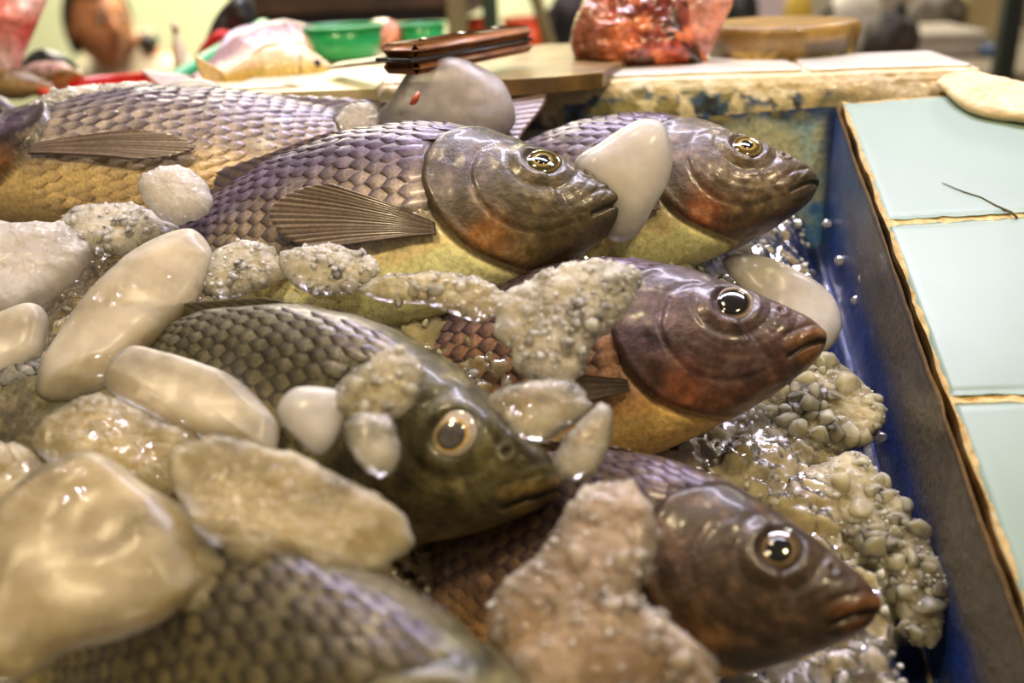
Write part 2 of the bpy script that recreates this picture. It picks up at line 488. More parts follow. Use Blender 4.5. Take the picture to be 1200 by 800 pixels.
fl = smooth(.40, .56, low * .75 + .7 * n1 + .5 * n2) * smooth(.02, -.02, V[:, 0])
c = mixc(c, np.tile(lin(64, 92, 128), (len(V), 1)), fl)
c = mixc(c, np.tile(lin(150, 142, 92), (len(V), 1)), fl * smooth(.02, .16, n4)); c = mixc(c, np.tile(lin(38, 42, 44), (len(V), 1)), fl * smooth(-.06, -.2, n4))
c = mixc(c, np.tile(lin(226, 214, 176), (len(V), 1)), fl * smooth(.14, .26, fbm(V * 70, 4, 43)))
mesh('ledge', Lc(V), [tuple(q)[::-1] for q in gridF(len(XS), nv)] + [tuple(range((len(XS) - 1) * nv, len(XS) * nv))[::-1], tuple(range(nv))], M['plaster'], counter, c)
xj = at_z(934, 78, ZL)[0]
for i, (x0, x1) in enumerate([(xj + .0012, .0805), (xj - .120, xj - .0012), (xj - .242, xj - .123), (xj - .365, xj - .245)]):
    x0 = max(x0, XL + .004)
    y0 = at_z(900, 86.5, ZL)[1]
    def xf(V, y0=y0):
        V = V.copy(); nn = fbm(np.stack([V[:, 0] * 45, V[:, 1] * 0, V[:, 0] * 0], 1), 3, 8)
        k = (V[:, 1] < y0 + .012); V[k, 1] += .006 * (nn[k] - .2) * np.clip((y0 + .012 - V[k, 1]) / .012, 0, 1)
        return Lc(V)
    tile((x0, y0 + .001), (x1, yb_full - .002), M['white_tile'], 20 + i, top=ZL + .0026, thick=.0036, xf=xf, chip=.002)


# ------------------------------------------------------------------ ice pieces: rounded lumps whose plan is given by points on the slab
def catmull(P, n):
    P = np.asarray(P, float); m = len(P); t = np.linspace(0, m, n, endpoint=False); i = t.astype(int); f = (t - i)[:, None]
    p0, p1_, p2_, p3 = P[(i - 1) % m], P[i % m], P[(i + 1) % m], P[(i + 2) % m]
    return .5 * (2 * p1_ + (p2_ - p0) * f + (2 * p0 - 5 * p1_ + 4 * p2_ - p3) * f ** 2 + (3 * p1_ - p0 - 3 * p2_ + p3) * f ** 3)


def lump(name, outline, c, tilt, thick, mat, rough=.0, rs=150, rnd=3.0, seed=0, na=120, nr=26, parent=None, col=None, world=None, cen=None, dist=None, facets=0):
    px = np.array(outline, float); ctr = px.mean(0) if cen is None else np.array(cen, float)
    P0 = W(tp(*ctr, c)) if world is None else at_z(*ctr, world)
    if dist is not None: P0 = at_d(*ctr, dist)
    up = MW[:, 2] if world is None else np.array([0, 0, 1.])
    toc = CW - P0; toc /= np.linalg.norm(toc)
    nn = up * (1 - tilt) + toc * tilt; nn /= np.linalg.norm(nn)
    out = []
    for x, y in px:
        d = RW @ np.array([x - 600, -(y - 400), -FOC]); out.append(CW + d * (np.dot(P0 - CW, nn) / np.dot(d, nn)) - P0)
    out = catmull(out, na)
    if rough and name.startswith('ice'):
        an_o = np.linspace(0, 2 * np.pi, na, endpoint=False); ring_ = np.stack([np.cos(an_o), np.sin(an_o), 0 * an_o], 1)
        out = out * (1 + .16 * fbm(ring_ * 2.6 + seed * 3, 4, seed))[:, None]
    ex = np.cross([0, 1, 0], nn); ex /= np.linalg.norm(ex); ey = np.cross(nn, ex)
    ts = np.sin(np.linspace(0, np.pi / 2, nr))
    if name == 'ice_slab': rnd = 6.5
    hh = (1 - ts ** rnd) ** .5
    V = []
    for sg in (1, -1):
        rr = range(1, nr) if sg == 1 else range(nr - 2, 0, -1)
        for k in rr: V.append(out * ts[k] + nn * (sg * thick / 2 * hh[k]))
    V = np.concatenate(V); m = len(V) // na
    V = np.concatenate([V, [nn * thick / 2], [-nn * thick / 2]])
    low = fbm(V * 28 + seed * 7.7, 3, seed); V += nn * (low * thick * .28)[:, None]
    V *= 1 + .05 * fbm(V * 40 + seed, 2, seed + 3)[:, None]
    if facets:
        rs_ = np.random.RandomState(seed * 13 + 1)
        for q in range(facets):
            az = rs_.uniform(0, 6.28); el = rs_.uniform(.5, 1.35); dv = (ex * math.cos(az) + ey * math.sin(az)) * math.cos(el) + nn * math.sin(el)
            sup = (V @ dv).max() * rs_.uniform(.74, .93); ov = V @ dv - sup
            V -= dv * (np.where(ov > 0, ov, 0) * .72)[:, None]
    if rough:
        hi = 1 - 2 * np.abs(fbm(V * rs + seed, 4, seed + 9)); nrm = V / (np.linalg.norm(V, axis=1)[:, None] + 1e-6)
        if not name.startswith('ice'): hi0 = hi
        Q2 = np.stack([V @ ex, V @ ey], 1); wob = .25 * np.stack([fbm(V * 150, 2, 1), fbm(V * 150, 2, 2)], 1)
        d1, d2_, i1 = worley(Q2 * 210 + wob + seed, seed); e1, e2_, i2 = worley(Q2 * 420 + wob + seed, seed + 1)
        hi = .8 * (i1 - .5) * smooth(0, .18, d2_ - d1) + .45 * (i2 - .5) * smooth(0, .25, e2_ - e1) + .5 * hi
        if not name.startswith('ice'): hi = hi0
        V += (nn * .8 + nrm * .18) * (hi * rough)[:, None]
    g = gridF(m, na, True)
    k1, k2 = len(V) - 2, len(V) - 1
    Fc = [tuple(f) for f in g] + [(k1, (j + 1) % na, j)[::-1][::-1] for j in range(na)] + [(k2, (m - 1) * na + j, (m - 1) * na + (j + 1) % na) for j in range(na)]
    # face winding: make the top look outwards
    a, b, c_ = V[Fc[0][0]], V[Fc[0][1]], V[Fc[0][2]]
    if np.dot(np.cross(b - a, c_ - a), nn) < 0: Fc = [f[::-1] for f in Fc[:len(g)]] + Fc[len(g):]
    a, b, c_ = (V[i] for i in Fc[len(g)])
    if np.dot(np.cross(b - a, c_ - a), nn) < 0: Fc = Fc[:len(g)] + [f[::-1] for f in Fc[len(g):len(g) + na]] + Fc[len(g) + na:]
    a, b, c_ = (V[i] for i in Fc[-1])
    if np.dot(np.cross(b - a, c_ - a), nn) > 0: Fc = Fc[:len(g) + na] + [f[::-1] for f in Fc[len(g) + na:]]
    o = mesh(name, V, Fc, mat, parent, col if col is None else col(V, nn))
    o.location = Vector(P0)
    return o


mb_patch = lump('plaster_patch', [(1098, 96), (1108, 108), (1124, 122), (1150, 134), (1200, 143), (1236, 148), (1236, 112), (1200, 102), (1160, 92), (1125, 87)], .004, .0, .007,
                simple('cream_plaster', lin(206, 182, 138), lin(226, 206, 164), 60, .7, .1, .4, .002), .0012, 120, 8, 5)
mb_patch.data.transform(Matrix(MW.T.tolist()).to_4x4()); mb_patch.location = Vector(Lc(mb_patch.location)); mb_patch.parent = counter

# crushed ice filling the tray
CP = [(600, 130, .0), (430, 140, .02), (840, 120, -.03), (930, 250, -.045), (975, 300, -.052), (930, 345, -.035), (985, 420, -.045), (930, 450, -.036), (850, 520, -.034), (1000, 520, -.048), (950, 570, -.04),
      (1040, 610, -.05), (1080, 740, -.052), (1060, 690, -.044), (1000, 790, -.04), (900, 560, -.036), (760, 250, .0), (735, 290, .0), (620, 330, .012), (500, 335, .02), (400, 320, .024), (300, 310, .03), (200, 250, .032), (100, 255, .03), (0, 270, .03),
      (150, 340, .028), (60, 420, .024), (0, 480, .03), (120, 500, .034), (200, 460, .030), (330, 560, .022), (250, 620, .03), (60, 560, .034), (180, 560, .034), (420, 690, -.002), (300, 800, -.01), (100, 800, -.012), (-100, 600, .0), (560, 430, .01), (600, 490, .004), (640, 520, -.004),
      (600, 620, -.02), (680, 560, -.016), (560, 720, -.03), (700, 820, -.03), (850, 800, -.04), (780, 540, -.03), (400, 420, .004), (500, 560, -.01), (800, 420, -.02), (650, 420, .008), (100, 200, .006), (250, 180, .01), (350, 170, .015), (0, 150, .03), (60, 115, .045), (-150, 300, .03), (500, 210, .0), (620, 250, -.005), (850, 250, -.03), (900, 700, -.045), (720, 160, -.02)]
CPt = np.array([tp(*q) for q in CP])
EDGE = np.array([tp(x, y, -.066)[:2] for x, y in [(955, 170), (975, 240), (1003, 330), (1020, 400), (1037, 470), (1033, 520), (1048, 570), (1088, 640), (1118, 720), (1105, 790), (1120, 860)]])
EDGE = EDGE[np.argsort(EDGE[:, 1])]


def bed_h(a, b, detail=True):
    P = np.stack([a, b], 1)
    d2 = ((P[:, None, :] - CPt[None, :, :2]) ** 2).sum(2)
    wt = 1 / (d2 + .00012) ** 2
    h = (wt * CPt[None, :, 2]).sum(1) / wt.sum(1)
    ae = np.minimum(np.interp(b, EDGE[:, 0 + 1], EDGE[:, 0]), -.011)
    if detail:
        Q = np.stack([P[:, 0], P[:, 1], h], 1)
        ae = np.minimum(ae + .006 * fbm(Q * 80, 3, 15), -.0115)
        d1, dd2, idv = worley(P / .0105 + .35 * np.stack([fbm(Q * 120, 2, 1), fbm(Q * 120, 2, 2)], 1), 3)
        e1, ee2, idw = worley(P / .0046, 6)
        h = h + .0075 * (idv - .5) * smooth(0, .12, dd2 - d1) + .0022 * (1 - d1) * 1.2 + .0024 * (idw - .5) * smooth(0, .2, ee2 - e1) + .006 * fbm(Q * 38, 3, 5)
    k = smooth(-.001, .022, ae - a)
    return np.maximum(DEEP + .0006, DEEP + (h - DEEP) * k)


na_, nb_ = 520, 400
aa = np.linspace(-.70, -.0115, na_); bb = np.linspace(-.40, BACK - .028, nb_)
A, B = np.meshgrid(aa, bb, indexing='ij')
hgt = np.concatenate([bed_h(A.ravel()[i:i + 20000], B.ravel()[i:i + 20000]) for i in range(0, A.size, 20000)])
Vb = np.stack([A.ravel(), B.ravel(), hgt], 1)
bed = mesh('crushed_ice', W(Vb) - W((0, 0, 0)), gridF(na_, nb_), M['bed'], None)
bed.location = Vector(W((0, 0, 0)))
tag(bed, 'bed of wet crushed ice filling the blue tray under the fish', 'ice', kind='stuff')

# loose chips of crushed ice lying on the bed
ico = None
def ico_base():
    t = (1 + 5 ** .5) / 2
    v = np.array([(-1, t, 0), (1, t, 0), (-1, -t, 0), (1, -t, 0), (0, -1, t), (0, 1, t), (0, -1, -t), (0, 1, -t), (t, 0, -1), (t, 0, 1), (-t, 0, -1), (-t, 0, 1)], float)
    f = [(0, 11, 5), (0, 5, 1), (0, 1, 7), (0, 7, 10), (0, 10, 11), (1, 5, 9), (5, 11, 4), (11, 10, 2), (10, 7, 6), (7, 1, 8), (3, 9, 4), (3, 4, 2), (3, 2, 6), (3, 6, 8), (3, 8, 9), (4, 9, 5), (2, 4, 11), (6, 2, 10), (8, 6, 7), (9, 8, 1)]
    return v / np.linalg.norm(v[0]), np.array(f)
IV, IF = ico_base()


def chips(name, pts, rad, mat, origin, parent=None):
    V = []; Fc = []
    for k, (p, r) in enumerate(zip(pts, rad)):
        q = IV * rng.uniform(.65, 1.25, (12, 1)) * rng.uniform(.6, 1.35, (1, 3)) * r
        a = rng.uniform(0, 6.28, 3)
        R = np.array(Matrix.Rotation(a[0], 3, 'X') @ Matrix.Rotation(a[1], 3, 'Y') @ Matrix.Rotation(a[2], 3, 'Z'))
        V.append(q @ R.T + p); Fc.append(IF + 12 * k)
    o = mesh(name, np.concatenate(V) - origin, np.concatenate(Fc), mat, parent, smooth_=False)
    o.location = Vector(origin); o['kind'] = 'stuff'
    return o


pa = rng.uniform(-.62, -.014, 2600); pb = rng.uniform(-.33, BACK - .01, 2600)
hh = np.concatenate([bed_h(pa[i:i + 800], pb[i:i + 800]) for i in range(0, 2600, 800)])
ok = hh > DEEP + .004
rr = rng.uniform(.0006, .0024, 2600)
o = chips('ice_chips', W(np.stack([pa, pb, hh + rr * .3], 1)[ok]), rr[ok], M['ice_grain'], W((0, 0, 0)))
tag(o, 'loose glassy ice chips strewn over the crushed ice bed', 'ice')

# ------------------------------------------------------------------ fish (lengths in head lengths; x forward, z to the back fin, y sideways)
XT = [.02, .08, .17, .3, .5, .7, .9, 1.1, 1.5, 2.0, 2.5, 2.85, 3.05]
ZT = [.03, .07, .135, .24, .375, .49, .575, .63, .67, .61, .44, .29, .25]
ZB = [-.11, -.155, -.21, -.28, -.36, -.425, -.48, -.53, -.57, -.52, -.38, -.27, -.24]
YW = [.085, .115, .155, .205, .26, .30, .325, .33, .31, .25, .15, .085, .06]
XD = np.linspace(.02, 3.05, 800)


def sm(Y):
    y = np.interp(XD, XT, Y); k = np.hanning(61); k /= k.sum()
    return np.convolve(np.pad(y, 30, 'edge'), k, 'valid')


ZTs, ZBs, YWs = sm(ZT), sm(ZB), sm(YW)


def prof(d):
    """top, bottom, half width at distance d behind the snout"""
    t = np.clip((d - .02) / .10, 0, 1); r = np.sqrt(1 - (1 - t) ** 2) * .999 + .001
    zt, zb, yw = np.interp(d, XD, ZTs), np.interp(d, XD, ZBs), np.interp(d, XD, YWs)
    zm = (zt + zb) / 2
    return zm + (zt - zm) * r, zm + (zb - zm) * r, yw * r


def surf(d, ph):
    zt, zb, yw = prof(d); zm, hz = (zt + zb) / 2, (zt - zb) / 2
    cs, sn = np.cos(ph), np.sin(ph)
    return np.stack([-d, yw * np.sign(cs) * np.abs(cs) ** .88, zm + hz * sn], -1)


def surf_n(d, ph):
    e = .004
    a = surf(d + e, ph) - surf(d - e, ph); b = surf(d, ph + e) - surf(d, ph - e)
    n = np.cross(b, a); n /= np.linalg.norm(n, axis=-1, keepdims=True) + 1e-12
    s = np.sign((n[..., 1] * np.cos(ph) + n[..., 2] * np.sin(ph)))[..., None]
    return n * np.where(s == 0, 1, s)


OPA = np.radians([60, 90, 110, 125, 145, 170, 190, 210, 230, 250, 270, 290, 315])
OPR = np.array([.30, .36, .44, .56, .66, .66, .61, .56, .49, .43, .38, .36, .36])


def oper(x, z):
    """signed distance (inside positive) to the rear edge of the gill cover, and a mask for the part of it that exists"""
    dx, dz = x + .42, z - .02
    th = np.arctan2(dz, dx) % (2 * np.pi); r = np.hypot(dx, dz)
    return np.interp(th, OPA, OPR) - r, smooth(1.75, 2.0, th) * smooth(5.3, 4.9, th), th, r


def polyd(x, z, P):
    P = np.array(P); best = np.full(x.shape, 9.); tt = np.zeros(x.shape)
    L = 0
    for a, b in zip(P[:-1], P[1:]):
        ab = b - a; t = np.clip(((x - a[0]) * ab[0] + (z - a[1]) * ab[1]) / (ab @ ab), 0, 1)
        d = np.hypot(x - a[0] - t * ab[0], z - a[1] - t * ab[1])
        tt = np.where(d < best, L + t, tt); best = np.minimum(best, d); L += 1
    return best, tt / L


MOUTH = [(.05, -.07), (-.06, -.082), (-.14, -.108), (-.225, -.150)]
EYE = np.array([-.44, .168])
gs = lambda d, s: np.exp(-(d / s) ** 2)


def head_disp(x, z, side):
    od, om, th, r = oper(x, z)
    h = om * (.020 * smooth(-.012, .02, od) - .016 * gs(od + .022, .018)) + om * .008 * gs(od - .03, .025)
    pd = np.interp(th, OPA, OPR * .60) - r                      # cheek plate edge
    h += om * (.007 * smooth(-.02, .02, pd) - .008 * gs(pd + .012, .012)) * smooth(1.9, 2.4, th)
    md, mt = polyd(x, z, MOUTH)
    h += -.040 * gs(md, .011) * (1 - .55 * mt) + .009 * gs(md - .040, .026) * (1 - mt * .5)
    h -= .007 * gs(md - .092, .013) * smooth(1, .7, mt)
    ed = np.hypot(x - EYE[0], z - EYE[1])
    h += .014 * gs(ed - .122, .026) - .008 * gs(ed - .19, .02) - .03 * smooth(.102, .07, ed)
    h += -.020 * gs(np.hypot(x + .215, z - .10), .014) + .008 * gs(np.hypot(x + .215, z - .10) - .03, .012)
    for k in range(3):                                          # creases under the eye
        h -= .0022 * gs(np.hypot(x - EYE[0] - .02, (z - EYE[1]) * 1.05) - .25 - .055 * k, .010) * smooth(.10, -.02, z)
    return h


def v_of(d, z):
    zt, zb, _ = prof(d); return (z - (zt + zb) / 2) / ((zt - zb) / 2 + 1e-6)


def fish_col(x, y, z, pal, seed, scale_zone=False):
    P = np.stack([x, y, z], -1); d = -x; v = v_of(d, z)
    n1 = fbm(P * 5 + seed * 11, 4, seed); n2 = fbm(P * 16 + seed * 5, 3, seed + 5)
    T = lambda c: np.tile(np.asarray(c), (len(x), 1))
    vv = v + .22 * n1
    c = mixc(T(pal['belly']), T(pal['mid']), smooth(-.72, -.22, vv)); c = mixc(c, T(pal['back']), smooth(.0, .6, vv))
    od, om, th, r = oper(x, z)
    hm = np.maximum(smooth(-.01, .01, od) * om, smooth(-.45, -.40, x)) * smooth(-.60, -.52, -d * 0 + z / .8 * 1.0 + .0 * x - 0)
    hm = np.maximum(smooth(-.008, .008, od) * om, smooth(-.62, -.5, x) * smooth(-.42, -.36, z - .0 * x))
    hm = np.maximum(hm, smooth(-.95, -.80, x) * smooth(.25, .35, z))
    hc = mixc(T(pal['jaw']), T(pal['head']), smooth(-.42, -.12, z + .14 * n1)); hc = mixc(hc, T(pal['brow']), smooth(.12, .34, z + .12 * n1 + .2 * (x + .5)))
    hc = mixc(hc, T(pal['snout']), smooth(-.26, -.02, x + .06 * n1) * .85)
    pt = gs(np.hypot((x + .86) * 1.1, z - .14), .17); hc = mixc(hc, T(pal['patch']), np.clip(pt * (1 + n2), 0, 1) * .8)
    pt = gs(np.hypot((x + .78) * 1.0, (z + .24) * 1.2), .13); hc = mixc(hc, T(pal['cheek']), np.clip(pt * (1.1 + 1.2 * n2), 0, 1) * .85)
    bars = np.sin(x * 26 + 2 * n1) * .5 + .5
    hc = hc * (1 - .22 * bars * smooth(-.35, .2, z) * smooth(-.35, -.6, x))[:, None]
    hc = mixc(hc, T(pal['lite']), smooth(.12, .34, n2 + .4 * n1) * .30 * smooth(-.25, -.38, x))
    md, mt = polyd(x, z, MOUTH)
    hc = mixc(hc, T(pal['lip']), gs(md - .045, .030) * .75 * smooth(1.0, .8, mt))
    hc = hc * (1 - .75 * gs(md, .013))[:, None]
    c = mixc(c, hc, np.clip(hm, 0, 1))
    line = om * gs(od + .012, .012)
    c = c * (1 - .72 * line)[:, None]
    ed = np.hypot(x - EYE[0], z - EYE[1]); c = c * (1 - .5 * gs(ed - .104, .02) - .25 * gs(ed - .18, .02))[:, None]
    c = c * (1 - .42 * np.clip(hm, 0, 1))[:, None]
    lowb = smooth(-.45, -.75, vv) * (1 - np.clip(hm, 0, 1))
    return c * (1 + ((.5 + .35 * np.clip(hm, 0, 1)) * n2 + .3 * n1) * (1 - .7 * lowb) + .55 * lowb)[:, None]


def bend(P, bz, by):
    t = np.clip(-P[..., 0] - .9, 0, 3)
    P = P.copy(); P[..., 2] += bz * t * t; P[..., 1] += by * t * t
    return P


def shell(name, Pt, nu, nv, th, nrm, mat, parent, col):
    """a two-sided sheet of thickness th from a grid of points"""
    Pt = Pt.reshape(-1, 3); a = Pt + nrm * th / 2; b = Pt - nrm * th / 2; k = len(Pt)
    g = gridF(nu, nv)
    rim = [i * nv for i in range(nu)] + [(nu - 1) * nv + j for j in range(1, nv)] + [i * nv + nv - 1 for i in range(nu - 2, -1, -1)] + [j for j in range(nv - 2, 0, -1)]
    Fc = np.concatenate([g, g[:, ::-1] + k, np.array([(rim[i], rim[(i + 1) % len(rim)], rim[(i + 1) % len(rim)] + k, rim[i] + k) for i in range(len(rim))])])
    return mesh(name, np.concatenate([a, b]), Fc, mat, parent, np.concatenate([col, col]))


PAL_B = dict(back=lin(98, 88, 108), mid=lin(160, 146, 126), belly=lin(232, 214, 160), head=lin(112, 98, 76), brow=lin(88, 80, 62), jaw=lin(140, 116, 66), snout=lin(78, 70, 48), patch=lin(112, 96, 126), cheek=lin(196, 130, 70), lite=lin(176, 156, 120), lip=lin(96, 86, 56), iris=lin(56, 50, 30), ring=lin(150, 130, 66), line=lin(56, 46, 62), pr=.044)
PAL_C = dict(PAL_B, back=lin(96, 86, 92), belly=lin(226, 210, 152), head=lin(124, 104, 84), brow=lin(112, 100, 78), jaw=lin(120, 88, 58), snout=lin(66, 56, 42), patch=lin(140, 126, 150), cheek=lin(186, 100, 58), lip=lin(90, 72, 48), iris=lin(76, 62, 34), ring=lin(170, 144, 72))
PAL_D = dict(PAL_B, back=lin(100, 84, 94), mid=lin(176, 136, 108), belly=lin(226, 178, 110), head=lin(108, 80, 82), brow=lin(92, 76, 82), jaw=lin(158, 104, 66), snout=lin(104, 80, 58), patch=lin(140, 114, 142), cheek=lin(184, 110, 74), lite=lin(146, 120, 112), lip=lin(190, 130, 74), iris=lin(200, 180, 160), ring=lin(60, 50, 50), pr=.074)
PAL_E = dict(PAL_B, back=lin(104, 102, 86), mid=lin(132, 126, 92), belly=lin(170, 154, 96), head=lin(124, 116, 76), brow=lin(104, 100, 64), jaw=lin(140, 122, 70), snout=lin(104, 92, 56), patch=lin(112, 102, 90), cheek=lin(140, 116, 68), lite=lin(170, 158, 112), lip=lin(190, 156, 84), iris=lin(190, 184, 184), ring=lin(206, 170, 90), line=lin(48, 46, 42), pr=.06)
PAL_F = dict(PAL_B, back=lin(84, 70, 58), mid=lin(124, 100, 78), belly=lin(180, 140, 94), head=lin(94, 74, 58), brow=lin(76, 60, 46), jaw=lin(64, 50, 38), snout=lin(90, 66, 46), patch=lin(122, 98, 94), cheek=lin(160, 114, 72), lite=lin(150, 118, 92), lip=lin(170, 108, 60), iris=lin(50, 42, 36), ring=lin(120, 98, 66), pr=.06)
PAL_A = dict(PAL_B, back=lin(88, 80, 94), mid=lin(150, 138, 122), belly=lin(172, 150, 106), head=lin(60, 50, 44), jaw=lin(120, 96, 56), brow=lin(52, 46, 46))
PAL_G = dict(PAL_E, back=lin(100, 94, 74), mid=lin(132, 122, 82), belly=lin(160, 144, 86))


def basis(psi, th, rho, sg):
    f0 = np.array([math.cos(psi), math.sin(psi), 0]); n0 = np.array([0, 0, 1.]); l0 = np.cross(n0, f0) * sg
    f = math.cos(th) * f0 + math.sin(th) * n0; nn = -math.sin(th) * f0 + math.cos(th) * n0
    return f, math.cos(rho) * l0 + math.sin(rho) * nn


def tilapia(label, p, pal, seed, sg=1, bz=0, by=0, pect=(.25, .0), dors=.5, rich=True, slim=1.0, plen=.92):
    f, dd = basis(p[3], p[4], p[5], sg); yy = np.cross(dd, f)
    R = MW @ np.stack([f, yy, dd], 1)
    vis = -1 if sg == 1 else 1                                # the flank that lies uppermost
    root = empty('tilapia', W(p[:3]), label, 'fish', 'fresh tilapia lying on the ice', rot=R)
    sc = p[6]; fin_c = lambda P, a: fish_col(P[:, 0], P[:, 1], P[:, 2], pal, seed) * a
    B = lambda P: bend(P, bz, by * vis) * np.array([1, 1, slim])
    # body: one surface from lips to tail root
    nd = 250 if rich else 170; nph = 168 if rich else 120
    t = np.linspace(0, 1, nd); d = .02 + 3.03 * (.30 * t + .70 * t ** 2.0)
    d[:14] = .02 + (d[14] - .02) * (np.arange(14) / 14) ** 1.8
    D, PH = np.meshgrid(d, np.linspace(0, 2 * np.pi, nph, endpoint=False), indexing='ij'); D = D.ravel(); PH = PH.ravel()
    P = surf(D, PH); N = surf_n(D, PH)
    lat = smooth(.12, .45, np.abs(np.cos(PH)))
    h = head_disp(P[:, 0], P[:, 2], 1) * lat + .006 * fbm(P * 14 + seed, 3, seed) + .014 * fbm(P * 4 + seed, 2, seed + 2)
    N2 = N * .35 + .65 * np.stack([0 * D, np.sign(np.cos(PH)), 0 * D], 1) * np.abs(np.cos(PH))[:, None] ** .5
    c = fish_col(P[:, 0], P[:, 1], P[:, 2], pal, seed)
    V = B(P + N2 * h[:, None]) * sc
    g = gridF(nd, nph, True); k0 = len(V)
    V = np.concatenate([V, [V[:nph].mean(0)], [V[-nph:].mean(0)]]); c = np.concatenate([c, c[:1], c[-1:]])
    caps = [(k0, (j + 1) % nph, j) for j in range(nph)] + [(k0 + 1, (nd - 1) * nph + j, (nd - 1) * nph + (j + 1) % nph) for j in range(nph)]
    mesh('body', V, [tuple(q)[::-1] for q in g] + [q[::-1] for q in caps], M['fish'], root, c)
    # scales: each a rounded plate lifted at its rear edge, overlapping the next
    rows = 17; VV = []; FF = []; CC = []; n0 = 0
    su = np.linspace(0, 1, 5); sv = np.linspace(-1, 1, 5); SU, SV = np.meshgrid(su, sv, indexing='ij'); SU = SU.ravel(); SV = SV.ravel()
    gq = gridF(5, 5)
    x = .62; col_i = 0; cells = []
    while x < 2.98:
        hz = (prof(np.array([x]))[0] - prof(np.array([x]))[1])[0] / 2
        stp = .030 + .058 * hz / .6
        for r_ in range(rows):
            ph = -1.22 + (r_ + (.5 if col_i % 2 else 0)) * (2.62 / rows)
            cells.append((x, ph, stp, 2.62 / rows, hz))
        x += stp; col_i += 1
    cells = np.array(cells)
    jit = rng.uniform(-1, 1, (len(cells), 4))
    Pc = surf(cells[:, 0], cells[:, 1]); od, om, th_, r__ = oper(Pc[:, 0], Pc[:, 2])
    keep = ((od < -.015) | (om < .5)) & ~((Pc[:, 2] < -.16 - .35 * np.clip(-.95 - Pc[:, 0], 0, 1)) & (Pc[:, 0] > (-1.5 if slim == 1 else -1.0))) & (Pc[:, 0] < -.78 - .35 * np.clip(.5 - Pc[:, 2], 0, 1) * 0)
    keep &= ~((Pc[:, 0] > -.98) & (Pc[:, 2] < .30))
    for (x, ph, stp, dph, hz), j in zip(cells[keep], jit[keep]):
        for side in (0, 1):
            wv = np.sqrt(np.clip(1 - (np.maximum(SU - .42, 0) / .58) ** 2.2, 0, 1)) * (.80 + .2 * np.minimum(SU / .4, 1))
            dd_ = x - stp * .35 + SU * stp * 1.75 + .004 * j[0]
            pp = ph + SV * wv * dph * .60 + .02 * j[1] * dph
            if side: pp = np.pi - pp
            S0 = surf(dd_, pp)
            Nn = surf_n(np.array([x + stp * .6]), np.array([pp[12]]))[0]
            lift = .001 + (.0095 + .004 * j[2]) * SU ** 1.2 - .004 * SV ** 2 + .003 * j[3] * SV
            S1 = S0 + Nn * (lift * (stp / .08))[:, None]
            VV.append(S1); FF.append((gq[:, ::-1] if side else gq) + n0); n0 += 25
            edge = np.maximum(smooth(.40, .9, SU), smooth(.55, .95, np.abs(SV)) * smooth(.2, .6, SU)); CC.append(np.stack([edge, np.full(25, j[0]), SU], 1))
    VV = np.concatenate(VV); CC = np.concatenate(CC)
    cs = fish_col(VV[:, 0], VV[:, 1], VV[:, 2], pal, seed)
    vz = v_of(-VV[:, 0], VV[:, 2])
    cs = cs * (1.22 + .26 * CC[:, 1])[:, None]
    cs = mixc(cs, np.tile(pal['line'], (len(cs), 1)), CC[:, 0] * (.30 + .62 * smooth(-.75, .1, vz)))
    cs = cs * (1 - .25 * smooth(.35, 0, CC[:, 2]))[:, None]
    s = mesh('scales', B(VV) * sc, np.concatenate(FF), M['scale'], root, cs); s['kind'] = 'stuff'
    # eyes
    for side in (1, -1):
        y0 = surf(np.array([-EYE[0]]), np.array([math.asin((EYE[1] - .020) / .345)]))[0][1] * side
        nr, na = 12, 32; q = np.linspace(0, 1, nr); an = np.linspace(0, 2 * np.pi, na, endpoint=False)
        Q, A = np.meshgrid(q, an, indexing='ij'); Q = Q.ravel(); A = A.ravel()
        rad = .104
        E = np.stack([EYE[0] + rad * Q * np.cos(A), (abs(y0) - .032 + .046 * np.sqrt(1 - .93 * Q ** 2) - .10 * (EYE[1] - EYE[1] + rad * Q * np.sin(A)) * .0) * np.ones_like(A) * side, EYE[1] + rad * Q * np.sin(A)], 1)
        # tilt the eye to follow the side of the head
        E[:, 1] -= side * (E[:, 2] - EYE[1]) * .42; E[:, 1] += -side * (E[:, 0] - EYE[0]) * .30
        ec = mixc(np.tile(pal['ring'], (len(Q), 1)), np.tile(pal['iris'], (len(Q), 1)), smooth(pal['pr'] / .104 + .06, pal['pr'] / .104 + .14, Q)); ec = mixc(ec, np.tile(pal['ring'] * .8, (len(Q), 1)), gs(Q - .84, .05) * .7); ec = mixc(ec, np.tile(lin(30, 24, 20), (len(Q), 1)), smooth(.9, 1, Q))
        ec *= (1 + .5 * fbm(np.stack([np.cos(A) * 3, np.sin(A) * 3, Q * 4], 1) * 1.5 + seed, 3, seed))[:, None]
        g = gridF(nr, na, True)
        e = mesh('eye', E * sc, g if side < 0 else g[:, ::-1], M['eye'], root, ec)
        pr = pal['pr']
        Pp = np.stack([EYE[0] + pr * Q * np.cos(A), (abs(y0) - .032 + .046 + .004 + .016 * np.sqrt(1 - .98 * Q ** 2) - .014) * side * np.ones_like(A), EYE[1] + pr * Q * np.sin(A)], 1)
        Pp[:, 1] -= side * (Pp[:, 2] - EYE[1]) * .42; Pp[:, 1] += -side * (Pp[:, 0] - EYE[0]) * .30
        mesh('pupil', Pp * sc, g if side < 0 else g[:, ::-1], M['pupil_grey'] if pal is PAL_E or pal is PAL_G else M['pupil'], e)
